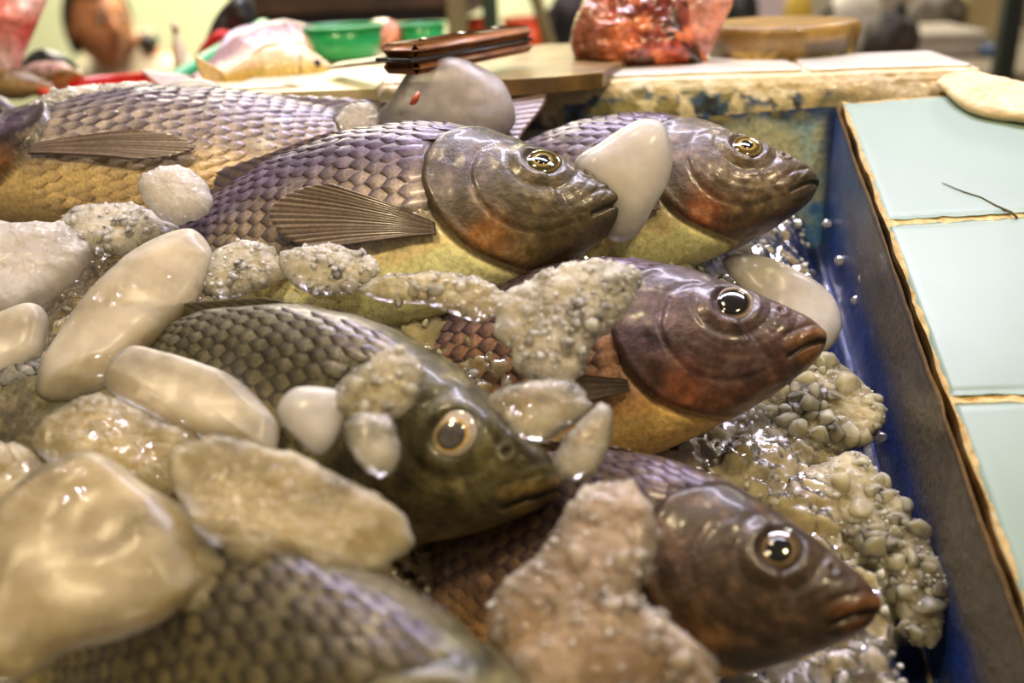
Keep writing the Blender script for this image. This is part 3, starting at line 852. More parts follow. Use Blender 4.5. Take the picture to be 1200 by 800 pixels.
    # pectoral fins: a fan of rays lying back along the flank
    for side in (1, -1):
        nu, nv = 26, 45; U, Vv = np.meshgrid(np.linspace(0, 1, nu), np.linspace(-1, 1, nv), indexing='ij'); U = U.ravel(); Vv = Vv.ravel()
        ang = pect[0] + Vv * (.30 if slim == 1 else .17) * (1 - .1 * Vv); L = plen * (1 - .35 * np.abs(Vv) ** 1.6) * U
        fx = -1.02 - L * np.cos(ang) - .0; fz = -.19 - Vv * .030 * (1 - U) * -1 + L * np.sin(ang)
        zt, zb, yw = prof(-fx); zm, hz = (zt + zb) / 2, (zt - zb) / 2
        yy_ = yw * np.clip(1 - ((fz - zm) / hz) ** 2, .02, 1) ** .44
        ridge = np.abs(((Vv + 1) * 8) % 1 - .5) * 2
        Pf = np.stack([fx, side * (yy_ + .03 + .05 * U * (1 + pect[1]) + .012 * (1 - ridge)), fz], 1)
        fc = mixc(np.tile(lin(84, 70, 68), (len(U), 1)), np.tile(lin(196, 176, 160), (len(U), 1)), (1 - ridge) ** 2.5 * (.35 + .5 * U)) * (.9 + .3 * fbm(Pf * 9, 2, seed))[:, None]
        shell('pectoral_fin', B(Pf) * sc, nu, nv, .008 * sc, np.array([0, 1., 0]), M['fin'], root, fc)
    # folded back fin, anal fin, belly fins, tail fin
    nu, nv = 120, 7; U, Vv = np.meshgrid(np.linspace(0, 1, nu), np.linspace(0, 1, nv), indexing='ij'); U = U.ravel(); Vv = Vv.ravel()
    dx = .92 + 1.75 * U; zt = prof(dx)[0]; spine = np.abs((U * 22) % 1 - .5) * 2
    H = (.07 + .20 * smooth(.55, .9, U)) * np.minimum(1, U * 9) * smooth(1.02, .95, U) * (.72 + .28 * spine) * dors * 2
    Pf = np.stack([-dx - Vv * .16 - .22 * Vv * smooth(.6, 1, U), vis * .03 * Vv * (1 + 2 * Vv) * dors + .004 * spine, zt - .035 + (H + .035) * Vv], 1)
    shell('dorsal_fin', B(Pf) * sc, nu, nv, .010 * sc, np.array([0, 1., 0]), M['fin'], root, mixc(np.tile(pal['back'] * .75, (len(U), 1)), np.tile(lin(150, 124, 96), (len(U), 1)), spine ** 3 * .5))
    nu = 50; U, Vv = np.meshgrid(np.linspace(0, 1, nu), np.linspace(0, 1, nv), indexing='ij'); U = U.ravel(); Vv = Vv.ravel()
    dx = 2.05 + .62 * U; zb = prof(dx)[1]; spine = np.abs((U * 11) % 1 - .5) * 2
    Pf = np.stack([-dx - Vv * .22, .004 * spine, zb + .03 - (.03 + .18 * np.sin(np.clip(U * 3.1, 0, 3.1)) ** .6) * Vv], 1)
    shell('anal_fin', B(Pf) * sc, nu, nv, .010 * sc, np.array([0, 1., 0]), M['fin'], root, mixc(np.tile(pal['mid'] * .7, (len(U), 1)), np.tile(pal['belly'], (len(U), 1)), spine ** 2 * .6))
    for side in (1, -1):
        nu, nv2 = 20, 25; U, Vv = np.meshgrid(np.linspace(0, 1, nu), np.linspace(-1, 1, nv2), indexing='ij'); U = U.ravel(); Vv = Vv.ravel()
        L = .62 * (1 - .3 * (Vv + 1) / 2) * U; ridge = np.abs(((Vv + 1) * 4) % 1 - .5) * 2
        fx = -1.15 - L; zb = prof(-fx)[1]
        Pf = np.stack([fx, side * (.10 + .05 * Vv * U + .05 * U), zb + .05 - .02 * U + .05 * (Vv + 1) * U + .01 * ridge], 1)
        shell('pelvic_fin', B(Pf) * sc, nu, nv2, .010 * sc, np.array([0, .5, .86]), M['fin'], root, mixc(np.tile(lin(140, 112, 70), (len(U), 1)), np.tile(lin(206, 176, 116), (len(U), 1)), ridge))
    nu, nv3 = 26, 61; U, Vv = np.meshgrid(np.linspace(0, 1, nu), np.linspace(-1, 1, nv3), indexing='ij'); U = U.ravel(); Vv = Vv.ravel()
    ridge = np.abs(((Vv + 1) * 10) % 1 - .5) * 2
    L = (.72 - .10 * np.cos(Vv * 3.0)) * U
    Pf = np.stack([-3.0 - L, .010 * ridge - .005 + .0 * U, .005 + Vv * (.24 + .36 * U ** .8)], 1)
    shell('tail_fin', B(Pf) * sc, nu, nv3, .012 * sc, np.array([0, 1., 0]), M['fin'], root, mixc(np.tile(pal['back'] * .7, (len(U), 1)), np.tile(lin(150, 120, 104), (len(U), 1)), ridge * (.3 + .5 * U)))
    return root


pG = [*tp(770, 1030, .03), -.36, .06, .80, .083]
pH = [*tp(222, 556, .014), -.10, .02, .45, .080]
FISH = {
    'B': ('middle tilapia with purple grey scales, gold ringed eye and spread side fin', [-.1227, -.0192, .0401, .1161, .028, .4712, .0877], PAL_B, 3, 1, 0, -.07, (.30, .3)),
    'C': ('farthest tilapia with its snout beside the blue tray wall, smooth ice on its neck', [-.0269, .0228, .0162, .0463, .0841, .4913, .0807], PAL_C, 5, 1, 0, -.12, (.1, 0)),
    'D': ('purple brown tilapia with orange belly and dark eye ringed in white', [-.0425, -.0913, .0169, .0129, .194, .5411, .0814], PAL_D, 8, 1, 0, 0, (.1, 0)),
    'E': ('blurred olive tilapia with a pale silvery eye, ice piled over its flank', [-.151, -.1755, .0286, -.2956, .1108, .9249, .0829], PAL_E, 12, 1, 0, 0, (.0, 0)),
    'F': ('dark brown tilapia nearest the viewer beside the tray wall, orange lips', [-.0431, -.2126, .0065, -.2225, .206, .5518, .0699 * 1.05], PAL_F, 17, 1, 0, 0, (.0, 0)),
    'A': ('tilapia turned the other way with head outside the picture, long ochre belly', [-.531, .0256, .0443, 3.225, .0103, .2128, .0962], PAL_A, 21, -1, 0, -.03, (-.08, .0)),
    'G': ('blurred olive flank of a tilapia along the bottom edge of the picture', pG, PAL_G, 25, 1, 0, 0, (.0, 0)),
    'H': ('tilapia buried under large ice slabs, only patches of skin showing', pH, PAL_E, 29, 1, 0, 0, (.0, 0)),
}
for k, (lab, p, pal, sd, sg, bz, by, pc) in FISH.items():
    tilapia(lab, p, pal, sd, sg, bz, by, pc, {'B': .34, 'C': .1, 'D': .3, 'F': .3}.get(k, .14), rich=k in 'BCD', slim=.82 if k == 'A' else 1.0, plen=.92 if k in 'AB' else .34)

# ------------------------------------------------------------------ pieces of ice on and among the fish
IG = 'pieces of ice among the fish'
ICE = [
    # name, label, outline, height, tilt, thickness, material, roughness, scale, roundness
    ('ice_block', 'large clear ice block standing behind the middle fish, a red fleck on it', [(441, 142), (456, 118), (474, 92), (492, 76), (520, 68), (552, 72), (584, 90), (601, 118), (601, 148), (560, 172), (480, 168)], .045, .75, .030, 'ice_clear2', 0, 1, 3.2),
    ('ice_chunk', 'milky rounded ice chunk leaning on the neck of the farthest fish', [(674, 192), (700, 170), (730, 148), (756, 138), (778, 146), (789, 178), (784, 212), (766, 244), (744, 276), (715, 280), (688, 240)], .048, .7, .024, 'ice_milky', 0, 1, 3.0),
    ('ice_slab', 'long smooth pale ice slab lying behind the two curled ice pieces', [(196, 274), (232, 274), (250, 302), (236, 342), (200, 382), (152, 420), (110, 455), (62, 471), (42, 452), (62, 402), (100, 352), (146, 308)], .05, .35, .020, 'ice_smooth', 0, 1, 3.4),
    ('ice_slab', 'smooth ice slab with a curled tip pointing at the blurred olive fish', [(123, 450), (150, 410), (192, 414), (242, 430), (292, 452), (326, 490), (318, 532), (288, 520), (250, 514), (205, 500), (165, 478)], .05, .4, .018, 'ice_smooth', 0, 1, 3.2),
    ('ice_slab', 'pale ice slab at the left edge, the upper one of the two there', [(-40, 272), (20, 262), (80, 262), (112, 268), (104, 300), (72, 336), (32, 362), (-10, 374), (-50, 340)], .048, .35, .020, 'ice_milky', .0012, 90, 3.0),
    ('ice_slab', 'tan ice piece at the left edge below the pale upper slab', [(-50, 385), (0, 372), (40, 360), (56, 372), (50, 410), (28, 438), (-10, 456), (-50, 440)], .046, .4, .018, 'ice_smooth', 0, 1, 3.0),
    ('ice_slab', 'biggest ice slab, out of focus in the lower left corner', [(-40, 640), (10, 572), (60, 540), (112, 532), (178, 572), (236, 612), (246, 660), (208, 712), (150, 746), (80, 764), (0, 800), (-60, 770)], .072, .45, .022, 'ice_melt', 0, 1, 3.4),
    ('ice_slab', 'ragged flat ice slab lying across the flank of the blurred olive fish', [(206, 545), (262, 514), (330, 528), (400, 556), (456, 588), (484, 640), (440, 672), (396, 692), (344, 652), (290, 668), (258, 640), (220, 602)], .066, .45, .016, 'ice_melt', .0012, 120, 3.2),
    ('ice_chunk', 'small pointed ice chip above the ragged flat slab', [(324, 484), (346, 456), (398, 460), (408, 478), (392, 520), (372, 534), (348, 515)], .066, .5, .012, 'ice_milky', 0, 1, 3.0),
    ('ice_chunk', 'milky ice chunk behind the snout of the purple brown fish', [(846, 305), (888, 300), (940, 323), (976, 350), (986, 385), (966, 412), (926, 402), (880, 352)], -.022, .35, .016, 'ice_milky', 0, 1, 3.0),
    ('ice_clump', 'white crushed ice clump on the shoulder of the purple brown fish', [(592, 352), (640, 320), (692, 308), (738, 314), (752, 330), (736, 366), (702, 396), (676, 440), (640, 448), (608, 432), (588, 400)], .055, .5, .020, 'slush', .0018, 130, 2.6),
    ('ice_chunk', 'clear ice chunk under the white crushed clump', [(574, 464), (620, 444), (680, 450), (692, 476), (662, 502), (626, 518), (598, 506)], .052, .5, .016, 'ice_clear', .0008, 90, 2.8),
    ('ice_chunk', 'glassy drop shaped ice piece between the two dark fish heads', [(648, 536), (676, 496), (708, 474), (717, 508), (702, 548), (672, 566), (652, 554)], .05, .6, .014, 'ice_clear', .0008, 90, 2.8),
    ('ice_clump', 'frosty ice clump covering the gills of the dark brown nearest fish', [(572, 722), (598, 672), (650, 622), (682, 576), (742, 582), (768, 640), (752, 700), (802, 742), (852, 792), (800, 840), (640, 836), (588, 772)], .040, .5, .020, 'ice_glaze2', .0018, 60, 2.8),
    ('ice_clump', 'low ice clump beside the purple brown fish belly', [(846, 484), (900, 430), (960, 420), (1004, 440), (1032, 480), (1004, 520), (916, 558), (846, 540)], -.040, .3, .018, 'slush2', .0020, 90, 2.6),
    ('ice_clump', 'ice clump against the tray wall by the nearest fish snout', [(934, 562), (1000, 536), (1052, 582), (1096, 650), (1112, 712), (1080, 760), (1040, 700), (1000, 640)], -.048, .3, .016, 'slush2', .0020, 90, 2.6),
    ('ice_chunk', 'frosted ice chunk under the belly of the turned tilapia', [(164, 218), (184, 197), (216, 198), (240, 216), (246, 248), (214, 264), (178, 246)], .062, .5, .016, 'ice_milky', .0014, 120, 2.8),
    ('ice_chunk', 'tan crusted ice lump below the turned tilapia', [(76, 256), (130, 240), (186, 250), (206, 272), (170, 290), (120, 300), (84, 290)], .045, .4, .018, 'slush', .0014, 120, 2.8),
    ('ice_clump', 'crushed ice clump under the side fin of the middle fish', [(328, 302), (378, 288), (430, 300), (440, 326), (404, 344), (356, 342)], .052, .5, .015, 'slush', .0016, 130, 2.6),
    ('ice_chunk', 'white ice heap between the red basin and the turned tilapia', [(-10, 160), (24, 128), (74, 106), (132, 100), (180, 104), (150, 132), (80, 152), (20, 176)], .066, .7, .03, 'slush', .0014, 110, 2.8),
    ('ice_chunk', 'flat ice flake behind the back of the turned tilapia', [(186, 106), (212, 95), (246, 95), (262, 106), (230, 120), (196, 120)], .062, .6, .014, 'ice_milky', 0, 1, 2.8),
    ('ice_chunk', 'clear ice bit beside the tail of the turned tilapia', [(392, 138), (412, 122), (436, 124), (446, 142), (430, 158), (404, 156)], .055, .6, .012, 'ice_clear', .0006, 120, 2.8),
    ('ice_chunk', 'clear ice flake on the cheek of the blurred olive fish', [(404, 500), (436, 484), (462, 500), (468, 536), (446, 558), (420, 540)], .072, .6, .010, 'ice_clear', .0006, 90, 2.8),
    ('ice_clump', 'wet tan ice heaped over the buried tilapia below the long slab', [(40, 520), (70, 474), (120, 462), (190, 492), (236, 520), (220, 566), (160, 580), (90, 560)], .050, .5, .020, 'ice_melt', .0018, 70, 2.8),
    ('ice_clump', 'grey wet ice at the left edge below the dark gap', [(-40, 560), (-10, 520), (40, 530), (64, 570), (40, 620), (-20, 640)], .052, .5, .018, 'ice_melt', .0018, 80, 2.8),
    ('ice_clump', 'glassy ice glaze on the flank of the blurred olive fish above its eye', [(392, 466), (428, 426), (470, 408), (498, 436), (478, 480), (430, 498)], .070, .6, .010, 'ice_glaze', .0015, 90, 2.8),
    ('ice_clump', 'ice heap between the long slab and the middle fish', [(226, 330), (262, 290), (310, 286), (340, 318), (300, 340), (258, 350)], .046, .5, .018, 'slush', .0016, 110, 2.8),
    ('ice_clump', 'clear wet ice between the belly of the middle fish and the blurred olive back', [(424, 334), (470, 322), (530, 322), (590, 340), (604, 362), (560, 376), (500, 358), (440, 352)], .052, .5, .014, 'ice_glaze', .0018, 90, 2.8),
    ('ice_clump', 'wet ice under the ragged flat slab at the bottom', [(180, 650), (240, 640), (300, 668), (330, 690), (290, 720), (210, 716)], .058, .5, .016, 'ice_melt', .0018, 90, 2.8),
]
PIECE = {'slush': (130, .0008, .0030, 1), 'slush2': (85, .0014, .0062, 2), 'ice_glaze': (40, .0010, .0042, 1), 'ice_glaze2': (20, .0010, .0045, 1)}


def ico_sub(V, Fc):
    V = list(map(tuple, V)); mid = {}; F2 = []
    def m_(a, b):
        k = (min(a, b), max(a, b))
        if k not in mid:
            p = np.array(V[a]) + np.array(V[b]); V.append(tuple(p / np.linalg.norm(p))); mid[k] = len(V) - 1
        return mid[k]
    for a, b, c in Fc:
        x, y, z = m_(a, b), m_(b, c), m_(c, a); F2 += [(a, x, z), (x, b, y), (z, y, c), (x, y, z)]
    return np.array(V), np.array(F2)


ICO = {0: (IV, IF)}
for k in (1, 2): ICO[k] = ico_sub(*ICO[k - 1])


def pieces(name, pts, rad, sub, mat, parent):
    """many small half-melted lumps of ice joined as one part"""
    BV, BF = ICO[sub]; V = []; Fc = []
    for k, (p, r) in enumerate(zip(pts, rad)):
        q = BV.copy()
        for _ in range(5):
            d = rng.normal(size=3); d /= np.linalg.norm(d); ov = q @ d - rng.uniform(.45, .8); q = q - d * (np.where(ov > 0, ov, 0) * .85)[:, None]
        q = q * (1 + .22 * fbm(BV * 1.6 + k * 3.7, 2, k % 50))[:, None] * rng.uniform(.6, 1.4, (1, 3)) * r
        V.append(q + p); Fc.append(BF + len(BV) * k)
    o = mesh(name, np.concatenate(V), np.concatenate(Fc), mat, parent); o['kind'] = 'stuff'
    return o


for i, (nm, lab, ol, c, ti, th, mt, ro, rs, rd) in enumerate(ICE):
    o = lump(nm, ol, c, ti, th * (.75 if mt in PIECE else .85), M[mt], ro, rs, rd, seed=i + 2, na=240 if ro else 120, nr=56 if ro else 30, facets=2 if nm == 'ice_slab' else 0)
    if mt in PIECE:
        cnt, r0, r1, sub = PIECE[mt]; area_ = abs(np.sum(np.array(ol)[:, 0] * np.roll(np.array(ol)[:, 1], -1) - np.array(ol)[:, 1] * np.roll(np.array(ol)[:, 0], -1))) / 2
        cnt = int(cnt * area_ / 10000)
        vs = np.array([v.co for v in o.data.vertices]); k_ = rng.choice(len(vs) * 55 // 100, cnt); rr = r0 + (r1 - r0) * rng.uniform(0, 1, cnt) ** 2
        ch_ = pieces('ice_grain', vs[k_] * .92, rr, sub, M[mt], o)
        k_ = rng.choice(len(vs) * 55 // 100, cnt); chips('ice_chip', vs[k_] * .99, rng.uniform(.0005, .0014, cnt), M['ice_glint'], np.zeros(3), o)
    tag(o, lab, 'ice', IG)
    if i == 0:
        f = MB()
        f.tube([at_d(482, 121, .474), at_d(487, 116, .4735), at_d(491, 108, .474)], [.0008, .0018, .0008], 8)
        f.tube([at_d(480, 122, .474), at_d(484, 121, .474), at_d(489, 119, .474)], [.0005, .001, .0005], 8)
        b = f.build('red_fleck', simple('red_fleck', lin(190, 84, 60), rough=.4), None, origin=at_d(486, 116, .474)); b.parent = o; b.location = Vector(at_d(486, 116, .474)) - o.location
        b['label'] = 'small red fleck frozen on the block'
PB = [(1016, 327, .0048, 'round clear ice drop on the tray wall, highest of the drops'), (986, 305, .0042, 'clear ice drop near the tray wall beside the milky chunk'), (1033, 512, .0034, 'small clear ice drop on the blue paint halfway down the tray'),
      (1004, 352, .0034, 'small ice drop at the ice edge below the highest drop'), (970, 262, .0036, 'clear ice drop below the farthest snout'), (1086, 668, .0046, 'bright wet ice drop against the wall near the nearest fish'), (935, 262, .0040, 'ice drop under the jaw of the farthest fish'), (1052, 586, .0034, 'tiny ice drop at the ice edge above the bright wet one')]
for i, (x, y, r, lab) in enumerate(PB):
    P = W(tp(x, y, -.052 if i else -.04))
    def df(V, D, i=i): return V * (1 + .16 * fbm(D * 1.7 + i * 5, 2, i))[:, None]
    o = MB().ball((0, 0, 0), (r, r * .9, r * .8), 14, 20, df).build('ice_drop', M['ice_clear'])
    o.location = Vector(P); tag(o, lab, 'ice', 'ice drops along the tray wall')

# ------------------------------------------------------------------ behind the ledge: cutting table and what lies on it
def at_y(x, y, Y):
    d = RW @ np.array([x - 600, -(y - 400), -FOC]); return CW + d * ((Y - CW[1]) / d[1])


M['table_wood'] = simple('table_wood', lin(206, 186, 132), lin(236, 222, 184), 18, .5, .2, .2, .002)
M['olive_wood'] = simple('olive_wood', lin(78, 58, 28), lin(136, 106, 58), 40, .5, .2, .6, .003)
M['dark_wood'] = simple('dark_wood', lin(60, 44, 30), lin(92, 68, 48), 12, .6, 0, .2, .002)
M['handle_wood'] = simple('handle_wood', lin(110, 66, 32), lin(160, 102, 54), 60, .5, .1, .1, .001)
M['steel'] = simple('steel', lin(120, 116, 108), lin(176, 172, 164), 30, .3, 0, 0, 0, .9)
M['black'] = simple('black_plastic', lin(16, 16, 18), lin(30, 30, 30), 20, .45, .2)
M['green'] = simple('green_plastic', lin(20, 140, 84), lin(34, 164, 100), 8, .3, .3)
M['red'] = simple('red_plastic', lin(196, 26, 22), lin(214, 40, 30), 8, .3, .3)
M['orange'] = simple('orange_plastic', lin(236, 76, 28), lin(240, 96, 40), 8, .35, .2)
M['white_cloth'] = simple('white_cloth', lin(216, 204, 176), lin(236, 226, 204), 20, .8, 0, .2, .003)
M['meat'] = attr_mat('raw_flesh', .3, .6, 200, .4, .5, .002)

tb = empty('cutting_table', (-.2, .35, ZL), 'cream topped cutting table behind the peeling ledge', 'table')
x_r = at_z(1004, 68, ZL)[0]; TX0 = at_z(196, 98, ZL)[0]; TY1 = .40
MB().box((TX0, yb_full + .001, ZL - .045), (x_r, TY1, ZL - .003), .004).build('tabletop', M['table_wood'], tb, False, origin=(-.2, .35, ZL)).location = (0, 0, 0)
for x in (TX0 + .05, x_r - .05):
    for y in (yb_full + .05, TY1 - .05):
        MB().box((x - .025, y - .025, 0), (x + .025, y + .025, ZL - .045), .004).build('leg', M['dark_wood'], tb, False, origin=(-.2, .35, ZL)).location = (0, 0, 0)


def child(mb, name, mat, parent, sm_=True):
    """a part whose shape was given in world coordinates"""
    loc = parent.matrix_world.translation if parent.matrix_world.translation.length else parent.location
    o = mb.build(name, mat, parent, sm_, origin=tuple(parent.location)); o.location = (0, 0, 0); return o


def prism(mb, poly, z0, z1):
    k = len(poly); V = [(*p[:2], z0) for p in poly] + [(*p[:2], z1) for p in poly]
    return mb.add(V, [tuple(range(k))[::-1], tuple(range(k, 2 * k))] + [(i, (i + 1) % k, k + (i + 1) % k, k + i) for i in range(k)])


# chopping block
P = at_z(912, 64, ZL); dep = np.dot(P - CW, -RW[:, 2]); r = 90 / FOC * dep; hB = 37 / FOC * dep
blk = empty('chopping_block', P, 'thick round olive brown chopping block on the cutting table', 'chopping block')
an = np.linspace(0, 2 * np.pi, 72, endpoint=False); zz = np.array([0, .08, .2, .35, .5, .65, .8, .9, .97, 1.0])
V = []
for t in zz:
    rr_ = r * (1 - .10 * (1 - t) ** 2 - .05 * max(0, t - .85) / .15); q = np.stack([np.cos(an) * rr_, np.sin(an) * rr_, np.full(72, hB * t)], 1)
    q[:, :2] *= (1 + .03 * fbm(q * 60, 3, 3) * (1 - t * .6))[:, None]; V.append(q)
for t in (.7, .35, .02): V.append(np.stack([np.cos(an) * r * .94 * t, np.sin(an) * r * .94 * t, np.full(72, hB * (1.0 - .03 * (1 - t)))], 1))
V = np.concatenate(V); nz = fbm(V * np.array([60, 60, 25]), 4, 6)
c = mixc(np.tile(lin(126, 96, 38), (len(V), 1)), np.tile(lin(160, 126, 60), (len(V), 1)), smooth(-.2, .3, nz))
c = mixc(c, np.tile(lin(74, 58, 26), (len(V), 1)), smooth(.75, .45, V[:, 2] / hB) * smooth(-.2, .1, nz)); c = mixc(c, np.tile(lin(216, 186, 112), (len(V), 1)), smooth(.05, .2, fbm(V * 90, 3, 9)) * smooth(.4, .15, V[:, 2] / hB))
M['block'] = attr_mat('block_wood', .45, .3, 150, .3, .4, .002)
mesh('log_slice', V, gridF(len(V) // 72, 72, True), M['block'], blk, c)

# plank under the meat, knife
pk = empty('wooden_plank', at_z(590, 75, ZL), 'olive brown wooden plank under the raw meat and knife', 'plank')
mb = MB(); prism(mb, [at_z(x, y, ZL + .007) for x, y in [(470, 96), (540, 95), (600, 93), (650, 90), (706, 85), (735, 70), (735, 60), (692, 50), (640, 52), (560, 60), (470, 72)]], ZL - .002, ZL + .007)
child(mb, 'plank_board', M['olive_wood'], pk, False)
pk2 = empty('thin_board', at_z(420, 88, ZL), 'thin cream board lying left of the olive plank', 'board')
mb = MB(); prism(mb, [at_z(x, y, ZL + .005) for x, y in [(330, 108), (440, 104), (452, 88), (430, 74), (392, 76), (372, 96)]], ZL - .002, ZL + .005)
child(mb, 'board', M['table_wood'], pk2, False)
zk = ZL + .024
kn = empty('cleaver', at_z(530, 62, zk), 'big kitchen knife with a two piece wooden handle lying on the plank', 'knife')
A0, A1 = at_z(466, 70, zk), at_z(606, 45, zk); dirk = (A1 - A0) / np.linalg.norm(A1 - A0); upv = np.array([0, 0, 1.]); sd = np.cross(dirk, upv); sd /= np.linalg.norm(sd); upv = np.cross(sd, dirk)
dk = np.dot((A0 + A1) / 2 - CW, -RW[:, 2]); hh_ = 16 / FOC * dk
Lk = np.linalg.norm(A1 - A0)
Mk = np.eye(4); Mk[:3, 0] = dirk; Mk[:3, 1] = -sd; Mk[:3, 2] = upv; Mk[:3, 3] = A0
for s0, nm in ((1, 'handle_scale'), (-1, 'handle_scale')):
    child(MB().box((0, -.013, (.0012 if s0 > 0 else -hh_)), (Lk, .013, (hh_ if s0 > 0 else -.0012)), .004, Mk), nm, M['handle_wood'], kn)
child(MB().box((-.004, -.0125, -.0012), (Lk - .002, .0125, .0012), .0003, Mk), 'tang', M['black'], kn)
for t in (.2, .5, .8):
    child(MB().lathe([(.003, hh_), (.003, hh_ + .0008), (.001, hh_ + .0012)], 12, (A0 + dirk * Lk * t)), 'rivet', M['steel'], kn)
Bl = at_z(384, 80, ZL + .012); d2 = (Bl - A0)
mb = MB(); bw = np.array([0, .030, 0]); pts = [A0, A0 + d2, A0 + d2 * .98 + bw * .9, A0 + bw]
mb.add([p + q for q in (np.array([0, 0, -.001]), np.array([0, 0, .001])) for p in pts], [(0, 3, 2, 1), (4, 5, 6, 7), (0, 1, 5, 4), (1, 2, 6, 5), (2, 3, 7, 6), (3, 0, 4, 7)])
child(mb, 'blade', M['steel'], kn, False)

# raw meat: a dark lump and a pale flap
def meat_col(pale):
    def f(V, nn):
        P = V * 45; a = fbm(P, 4, 3); b = fbm(P * 1.7 + 9, 4, 8); k = len(V)
        c = mixc(np.tile(lin(120, 50, 38), (k, 1)), np.tile(lin(196, 84, 62), (k, 1)), smooth(-.2, .3, a))
        c = mixc(c, np.tile(lin(52, 30, 24), (k, 1)), smooth(.05, .25, b)); c = mixc(c, np.tile(lin(226, 128, 84), (k, 1)), smooth(.12, .3, fbm(P * 1.3 + 30, 3, 5)))
        if pale: c = mixc(c, np.tile(lin(236, 176, 164), (k, 1)), .35 + .4 * smooth(-.1, .2, a)); 
        else: c = mixc(c, np.tile(lin(120, 84, 72), (k, 1)), smooth(-.005, -.03, V[:, 0]) * .75)
        return c
    return f
foot = at_z(755, 82, ZL); dm = np.dot(foot - CW, -RW[:, 2]) + .012
mt = empty('raw_meat', at_z(755, 80, ZL), 'raw red fish offal with a pale pink flap on the cutting table', 'meat')
a = lump('red_flesh', [(669, 52), (676, 22), (694, -8), (730, -28), (780, -26), (806, 0), (812, 34), (826, 74), (790, 77), (750, 82), (704, 81), (676, 70)], 0, .9, .055, M['meat'], .005, 60, 2.6, 31, na=220, nr=50, col=meat_col(False), dist=dm)
b = lump('skin_flap', [(790, 36), (796, -6), (826, -30), (858, -4), (850, 22), (838, 48), (826, 66), (806, 62)], 0, .8, .024, M['meat'], .002, 60, 2.6, 33, col=meat_col(True), dist=dm - .008)
b['label'] = 'pale pink flap on the right of the lump'
for q in (a, b): q.location = q.location - mt.location; q.parent = mt


def tub(name, px, foot_y, rim_y, wpx, mat, label, cat='tub', flare=.82, z=None):
    P = at_z(px, foot_y, ZL if z is None else z); dd = np.dot(P - CW, -RW[:, 2]); R_ = wpx / 2 / FOC * dd; H_ = (foot_y - rim_y) / FOC * dd
    P = P + np.array([0, R_ * flare, 0])
    t = empty(name, P, label, cat)
    child(MB().lathe([(R_ * flare * .96, 0), (R_ * flare, .002), (R_ * .97, H_ * .94), (R_ * .93, H_ * .94), (R_ * flare * .94, H_ * .1), (.001, H_ * .1)], 40, P), 'shell', mat, t)
    child(MB().lathe([(R_ * .95, H_ * .92), (R_ * 1.02, H_ * .92), (R_ * 1.04, H_ * .97), (R_ * 1.0, H_), (R_ * .93, H_), (R_ * .92, H_ * .95)], 40, P, cap=False), 'rim', mat, t)
    return t, P, R_, H_


tub('green_tub', 392, 71, 34, 104, M['green'], 'green plastic tub behind the pale fish')
tub('green_tub', 492, 57, 30, 56, M['green'], 'small green tub seen behind the knife handle')
Pf = at_y(98, 107, .225); Rb = 96 / FOC * .70; Hb = .045; zb_ = Pf[2] - Hb; Pc_ = np.array([Pf[0], .225 + Rb, zb_])
sb = empty('side_table', (Pf[0], .32, zb_), 'low side table carrying the red basin', 'table')
MB().box((Pf[0] - .30, .222, zb_ - .035), (TX0 - .01, .46, zb_), .004).build('tabletop', M['dark_wood'], sb, False, origin=(Pf[0], .32, zb_)).location = (0, 0, 0)
for x in (Pf[0] - .26, TX0 - .05):
    for y in (.25, .43):
        MB().box((x - .02, y - .02, 0), (x + .02, y + .02, zb_ - .035), .004).build('leg', M['dark_wood'], sb, False, origin=(Pf[0], .32, zb_)).location = (0, 0, 0)
rb = empty('red_basin', Pc_, 'shallow red basin with brown fish behind the turned tilapia', 'basin')
child(MB().lathe([(Rb * .84, 0), (Rb * .87, .002), (Rb * .98, Hb * .94), (Rb * .94, Hb * .94), (Rb * .82, Hb * .1), (.001, Hb * .1)], 48, Pc_), 'shell', M['red'], rb)
child(MB().lathe([(Rb * .96, Hb * .86), (Rb * 1.03, Hb * .86), (Rb * 1.05, Hb * .95), (Rb * 1.0, Hb), (Rb * .93, Hb), (Rb * .92, Hb * .95)], 48, Pc_, cap=False), 'rim', M['red'], rb)
o = lump('offal', [(424, 40), (440, 24), (462, 26), (472, 40), (466, 56), (440, 58), (426, 52)], 0, .8, .03, M['meat'], .003, 70, 2.6, 35, na=120, nr=30, col=meat_col(True), dist=np.dot(at_z(446, 58, ZL) - CW, -RW[:, 2]))
tag(o, 'small pink lump of offal between the green tubs', 'meat')
# green tray seen edge on, propped behind the pale fish
P = at_z(190, 104, ZL)
gt = empty('green_tray', P, 'green tray tilted up behind the pale fish, only its rim showing', 'tray')
e0, e1, e2 = at_d(188, 102, .76), at_d(246, 70, .80), at_d(312, 36, .86)
tt_ = np.linspace(0, 1, 24)[:, None]; cv = (1 - tt_) ** 2 * e0 + 2 * tt_ * (1 - tt_) * e1 + tt_ ** 2 * e2
child(MB().tube(cv, np.linspace(.006, .011, 24), 10), 'rim', M['green'], gt)
nrm_ = np.array([.35, .25, -.9]); nrm_ /= np.linalg.norm(nrm_)
V = np.concatenate([cv, cv + np.array([.05, .04, -.05]), cv + np.array([.05, .04, -.053]), cv + np.array([0, 0, -.003])]); 
Fc = []
for s_ in range(4):
    for i in range(23):
        a_, b_ = s_ * 24 + i, ((s_ + 1) % 4) * 24 + i; Fc.append((a_, a_ + 1, b_ + 1, b_))
child(MB().add(V, Fc), 'tray_wall', simple('olive_tray', lin(150, 150, 96), lin(128, 132, 84), 12, .5), gt)


